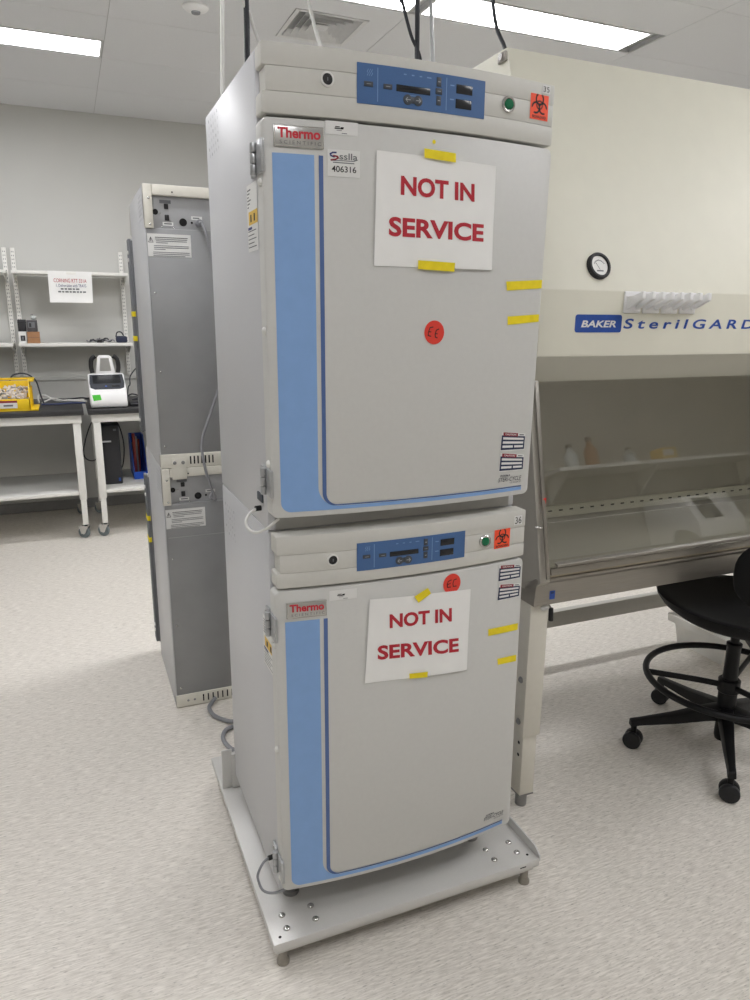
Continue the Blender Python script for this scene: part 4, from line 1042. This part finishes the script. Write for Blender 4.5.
# things on the benches
ZB = .9655
t = thing('storage_bin', 'yellow plastic stacking bin full of small white parts on left bench', 'bin', (-.77, 4.33, ZB))
b = MB(); bx0, bx1, by0, by1 = -.90, -.66, 4.16, 4.48
b.box((bx0, by0, ZB), (bx1, by1, ZB+.008), 'bin_yellow', .002)
for x in (bx0, bx1-.006):
    b.prism([(by0, ZB+.008), (by1, ZB+.008), (by1+.01, ZB+.21), (by0+.10, ZB+.21), (by0, ZB+.10)], x, x+.006, 'bin_yellow')
b.box((bx0, by1-.006, ZB+.008), (bx1, by1, ZB+.19), 'bin_yellow', .001); b.box((bx0, by0, ZB+.008), (bx1, by0+.006, ZB+.085), 'bin_yellow', .001)
b.box((bx0-.008, by0+.10, ZB+.20), (bx1+.02, by0+.106, ZB+.215), 'bin_yellow') if False else None
b.box((bx1, by0+.10, ZB+.195), (bx1+.03, by1+.008, ZB+.211), 'bin_yellow', .002); b.box((bx0-.03, by0+.10, ZB+.195), (bx0, by1+.008, ZB+.211), 'bin_yellow', .002); b.box((bx0-.03, by1-.004, ZB+.195), (bx1+.03, by1+.012, ZB+.211), 'bin_yellow', .002)
for k in range(4): b.box((bx1, by0+.06+.09*k, ZB+.01), (bx1+.008, by0+.066+.09*k, ZB+.15), 'bin_yellow')
b.box((bx1, by0-.01, ZB), (bx1+.05, by1, ZB+.012), 'bin_yellow', .003); b.box((bx0-.05, by0-.01, ZB), (bx0, by1, ZB+.012), 'bin_yellow', .003)
b.build('tray', t)
BF = lambda u, v, o: (u, by0-o, v)
b = MB().rect(BF, -.855, ZB+.022, -.742, ZB+.075, .0012, 'sticker_white', 1); b.rect(BF, -.855, ZB+.060, -.742, ZB+.075, .0016, 'sticker_maroon', 1); b.rect(BF, -.83, ZB+.035, -.77, ZB+.047, .0016, 'ink_grey', 1); b.build('bin_label', t)
b = MB(); rnd = random.Random(3)
for k in range(90):
    x = rnd.uniform(bx0+.02, bx1-.02); y = rnd.uniform(by0+.02, by1-.03); top = ZB+.07+.075*(y-by0)/(by1-by0)+.03*math.sin((x-bx0)/(bx1-bx0)*PI); z = top-rnd.uniform(0, .02)
    v = Vector((rnd.uniform(-1, 1), rnd.uniform(-1, 1), rnd.uniform(-.5, .7))).normalized()*.017
    b.cyl(Vector((x, y, z))-v, Vector((x, y, z))+v, rnd.uniform(.005, .009), 'bits_white' if k % 6 else 'cord_grey', n=8)
b.box((bx0+.008, by0+.008, ZB+.009), (bx1-.008, by1-.008, ZB+.065), 'bits_white')
o = solo(b, 'plastic_parts', 'heap of small white plastic parts filling the yellow bin', 'parts', (-.78, 4.32, ZB+.009)); o['kind'] = 'stuff'

t = thing('lab_instrument', 'white benchtop instrument with a dark slanted screen on right bench', 'instrument', (-.13, 4.27, ZB))
m = MB(); m.prism([(4.14, ZB+.004), (4.13, ZB+.04), (4.145, ZB+.105), (4.185, ZB+.132), (4.36, ZB+.234), (4.42, ZB+.234), (4.44, ZB+.19), (4.44, ZB+.004)], -.262, -.006, 'instrument_white', bevel=.012); m.build('housing', t, ang=50)
sl = Vector((0, .175, .102)).normalized(); sn = Vector((0, -.102, .175)).normalized(); so = Vector((-.134, 4.272, ZB+.1832))
SC = lambda u, v, o: so+Vector((1, 0, 0))*u+sl*v+sn*o
m = MB()
def rr2(mb, pts, th, mm):
    n = len(pts); vs = [SC(u, v, th) for u, v in pts]+[SC(u, v, -.004) for u, v in pts]; mb.add(vs, [tuple(range(n))]+[(i, n+i, n+(i+1) % n, (i+1) % n) for i in range(n)], mm)
rr2(m, [(-.116, .085), (-.122, -.02), (-.118, -.075), (-.09, -.098), (.085, -.098), (.116, -.08), (.122, -.02), (.116, .085)], .004, 'instrument_dark')
m.quad(SC, ((-.095, .075), (.095, .075), (.10, -.03), (-.10, -.03)), .0046, 'screen_black', 1); m.disc(SC, -.01, -.065, .008, .0046, 'brand_blue', n=14); m.quad(SC, ((.03, -.055), (.085, -.055), (.085, -.078), (.03, -.078)), .0046, 'screen_black', 1)
m.build('touch_screen', t)
m = MB(); m.prism([(-.205, ZB+.22), (-.062, ZB+.22), (-.082, ZB+.355), (-.10, ZB+.37), (-.167, ZB+.37), (-.185, ZB+.355)], 4.36, 4.42, 'instrument_white', axis='y', bevel=.006); m.prism([(-.175, ZB+.255), (-.092, ZB+.255), (-.104, ZB+.35), (-.163, ZB+.35)], 4.3585, 4.362, 'plate_silver', axis='y'); m.build('loading_head', t)
for sgn in (-1, 1):
    m = MB(); x = -.134+sgn*.087
    m.tube([(x-sgn*.024, 4.39, ZB+.365), (x+sgn*.003, 4.39, ZB+.34), (x+sgn*.010, 4.39, ZB+.29), (x+sgn*.004, 4.39, ZB+.240)], .017, 'rubber_black', 10); m.build('side_grip', t)
IF = lambda u, v, o: (u, 4.1295-o+.231*(v-ZB-.04), v)
m = MB().quad(IF, ((-.247, ZB+.098), (-.192, ZB+.100), (-.185, ZB+.062), (-.240, ZB+.056)), .001, 'tape_green', 2); m.rect(IF, -.155, ZB+.096, -.105, ZB+.104, .004, 'ink_grey', 1) if False else None; lab(m.build('green_tape', t), 'piece of bright green tape')
m = MB()
for k in range(4): m.cyl((-.24+.205*(k % 2), 4.16+.25*(k//2), ZB-.0002), (-.24+.205*(k % 2), 4.16+.25*(k//2), ZB+.008), .012, 'rubber_black', n=12)
m.build('feet', t)
# cables
def wire(pts, r, m_, label, name='bench_cable'): return solo(MB().tube(pts, r, m_, 8), name, label, 'cable', pts[0])
wire([(-.60, 4.62, ZB+.006), (-.52, 4.68, ZB+.03), (-.45, 4.60, ZB+.02), (-.36, 4.66, ZB+.008), (-.28, 4.60, ZB+.008)], .006, 'cord_white', 'white cable lying on the bench between bin and instrument')
wire([(-.62, 4.60, ZB+.008), (-.62, 4.66, ZB+.06), (-.57, 4.72, ZB+.05), (-.50, 4.70, ZB+.012), (-.40, 4.74, ZB+.008), (-.30, 4.72, ZB+.008)], .006, 'cord_white', 'white cable arching up just behind the yellow bin')
wire([(-.60, 4.50, ZB+.007), (-.50, 4.48, ZB+.007), (-.40, 4.52, ZB+.007), (-.29, 4.50, ZB+.007)], .0065, 'cord_blue', 'dark blue cable lying along the bench top')
wire([(-.42, 4.80, ZB+.007), (-.36, 4.74, ZB+.02), (-.30, 4.80, ZB+.016), (-.24, 4.74, ZB+.007)], .006, 'cord_black', 'short black cable on the bench left of the instrument')
wire([(-.83, 4.58, ZB+.01), (-.80, 4.62, ZB+.19), (-.75, 4.64, ZB+.228), (-.68, 4.64, ZB+.222), (-.625, 4.62, ZB+.17), (-.605, 4.58, ZB+.08), (-.585, 4.56, ZB+.008)], .006, 'cord_black', 'black cord arching over the back of the yellow bin')
wire([(.02, 4.55, ZB+.007), (.04, 4.66, ZB+.10), (.06, 4.72, ZB+.12), (.08, 4.86, ZB+.18), (.16, 4.97, ZB+.26)], .005, 'cord_black', 'black cord rising from the bench right of the instrument')
wire([(.0, 4.60, ZB+.007), (.06, 4.64, ZB+.05), (.12, 4.60, ZB+.03), (.06, 4.56, ZB+.012), (.14, 4.66, ZB+.007)], .006, 'cord_black', 'coiled black cord on the bench right of the instrument')
m = MB().box((.012, 4.22, ZB), (.12, 4.32, ZB+.035), 'box_black', .006); m.box((.02, 4.215, ZB+.014), (.11, 4.222, ZB+.02), 'ink_grey', .001); solo(m, 'power_adapter', 'flat black power box on the bench beside the white instrument', 'adapter', (.06, 4.27, ZB))

t = thing('desktop_computer', 'black desktop computer tower on the lower shelf of right bench', 'computer', (-.14, 4.55, .36))
m = MB(); m.box((-.222, 4.30, .3605), (-.075, 4.68, .820), 'pc_black', .006); m.build('case', t)
m = MB(); m.box((-.216, 4.292, .372), (-.081, 4.301, .812), 'box_black', .004); m.box((-.20, 4.2905, .705), (-.105, 4.293, .72), 'pc_silver', .0005) if False else None; fp = m.build('front_panel', t)
m = MB(); m.box((-.212, 4.289, .690), (-.138, 4.2935, .702), 'pc_silver', .001); m.build('drive_slot', fp)
m = MB(); m.box((-.118, 4.2895, .775), (-.096, 4.2935, .79), 'ink_grey', .001); m.build('power_button', fp)
m = MB(); m.box((-.104, 4.2905, .385), (-.089, 4.2925, .41), 'brand_blue'); m.build('sticker', fp)
wire([(-.12, 4.70, .80), (-.06, 4.66, .78), (-.03, 4.60, .62), (-.05, 4.60, .45), (-.08, 4.70, .39)], .005, 'cord_black', 'black cord hanging beside the computer tower', 'computer_cord')
wire([(-.235, 4.66, .84), (-.29, 4.60, .74), (-.335, 4.56, .60), (-.325, 4.56, .53), (-.27, 4.60, .50), (-.21, 4.70, .52)], .005, 'cord_black', 'black cord looping between the two benches', 'computer_cord')
t = thing('magazine_file', 'bright blue plastic file box under right bench, beside the computer', 'file', (.08, 4.6, .36))
m = MB(); m.prism([(4.42, .3605), (4.80, .3605), (4.80, .68), (4.62, .69), (4.42, .42)], .02, .026, 'blue_plastic'); m.prism([(4.42, .3605), (4.80, .3605), (4.80, .68), (4.62, .69), (4.42, .42)], .118, .124, 'blue_plastic'); m.box((.026, 4.42, .3605), (.118, 4.80, .368), 'blue_plastic'); m.box((.026, 4.42, .368), (.118, 4.426, .42), 'blue_plastic'); m.box((.026, 4.794, .368), (.118, 4.80, .68), 'blue_plastic'); m.build('case', t, smooth=False)
m = MB()
for k in range(4): m.cyl((.05+.016*(k % 3), 4.60+.04*k, .369), (.046+.02*(k % 3), 4.61+.04*k, (.70-.03*k)), .012, 'red_thing' if k % 2 == 0 else 'cord_grey', n=10)
solo(m, 'red_tools', 'reddish handles sticking up out of the blue file box', 'tools', (.06, 4.6, .37))

# ------------------------------------------------------------------ bench on the near side of the room, seen only as a reflection in the sash
t = thing('wall_counter', 'pale counter along the near wall, seen reflected in the glass', 'counter', (4.0, -2.4, 0))
MB().box((2.55, -2.74, 0), (5.5, -2.10, .93), 'wood_door', .004).build('base', t)
MB().box((2.53, -2.74, .93), (5.5, -2.05, .97), 'worktop_black', .004).build('worktop', t)
for k in range(4): MB().box((2.58+.71*k, -2.102, .12), (3.26+.71*k, -2.085, .90), 'bench_white', .004).build('cupboard_door', t)
t = thing('reagent_shelf', 'pale shelf above the near counter, seen reflected in the glass', 'shelf', (4.2, -2.6, 1.64))
MB().box((3.0, -2.745, 1.635), (5.5, -2.40, 1.665), 'shelf_white', .003).build('board', t)
for x in (3.1, 4.0, 5.2): MB().prism([(-2.745, 1.634), (-2.45, 1.634), (-2.745, 1.42)], x, x+.02, 'shelf_white').build('bracket', t)
for (x, h_, m_, lb) in ((3.22, .20, 'bottle_plastic', 'wide-shouldered pale bottle at the left of the reflected shelf'), (3.42, .25, 'box_brown', 'tall brown bottle on the reflected shelf'), (3.80, .14, 'bottle_plastic', 'small pale bottle alone on the reflected shelf')):
    m = MB().lathe([(.0, 0), (.05, 0), (.055, .01), (.055, h_*.55), (.02, h_*.78), (.02, h_*.9)], m_, (x, -2.53, 1.6655), 20); m.lathe([(.026, h_*.86), (.026, h_), (0, h_)], 'box_dark', (x, -2.53, 1.6655), 16)
    solo(m, 'reagent_bottle', lb, 'bottle', (x, -2.53, 1.6655), 'bottles on the near shelf')
solo(MB().box((4.08, -2.60, 1.6655), (4.24, -2.46, 1.77), 'label_yellow', .004).box((4.09, -2.459, 1.70), (4.2, -2.4575, 1.75), 'sticker_white'), 'small_carton', 'small yellow carton on the reflected shelf', 'box', (4.16, -2.53, 1.6655))
t = thing('benchtop_analyser', 'pale benchtop analyser standing on the near counter, seen reflected', 'instrument', (4.2, -2.35, .9705))
MB().prism([(-2.70, .982), (-2.14, .982), (-2.14, 1.10), (-2.26, 1.32), (-2.70, 1.36)], 3.98, 4.46, 'instrument_white', bevel=.01).build('housing', t)
MB().prism([(-2.1445, 1.12), (-2.138, 1.125), (-2.248, 1.30), (-2.256, 1.295)], 4.06, 4.24, 'instrument_dark').build('screen', t)
MB().box((4.0, -2.66, .9705), (4.44, -2.2, .983), 'rubber_black').build('feet', t)

# ------------------------------------------------------------------ finish
for o in PARTS:
    if '_o' in o.keys(): del o['_o']
w = bpy.data.worlds.new('world'); bpy.context.scene.world = w; w.use_nodes = True
w.node_tree.nodes['Background'].inputs['Color'].default_value = (.8, .85, .9, 1); w.node_tree.nodes['Background'].inputs['Strength'].default_value = 0.05
vs_ = bpy.context.scene.view_settings
vs_.view_transform = 'Standard'; vs_.look = 'None'; vs_.gamma = 1; vs_.use_curve_mapping = False; vs_.exposure = 0.0
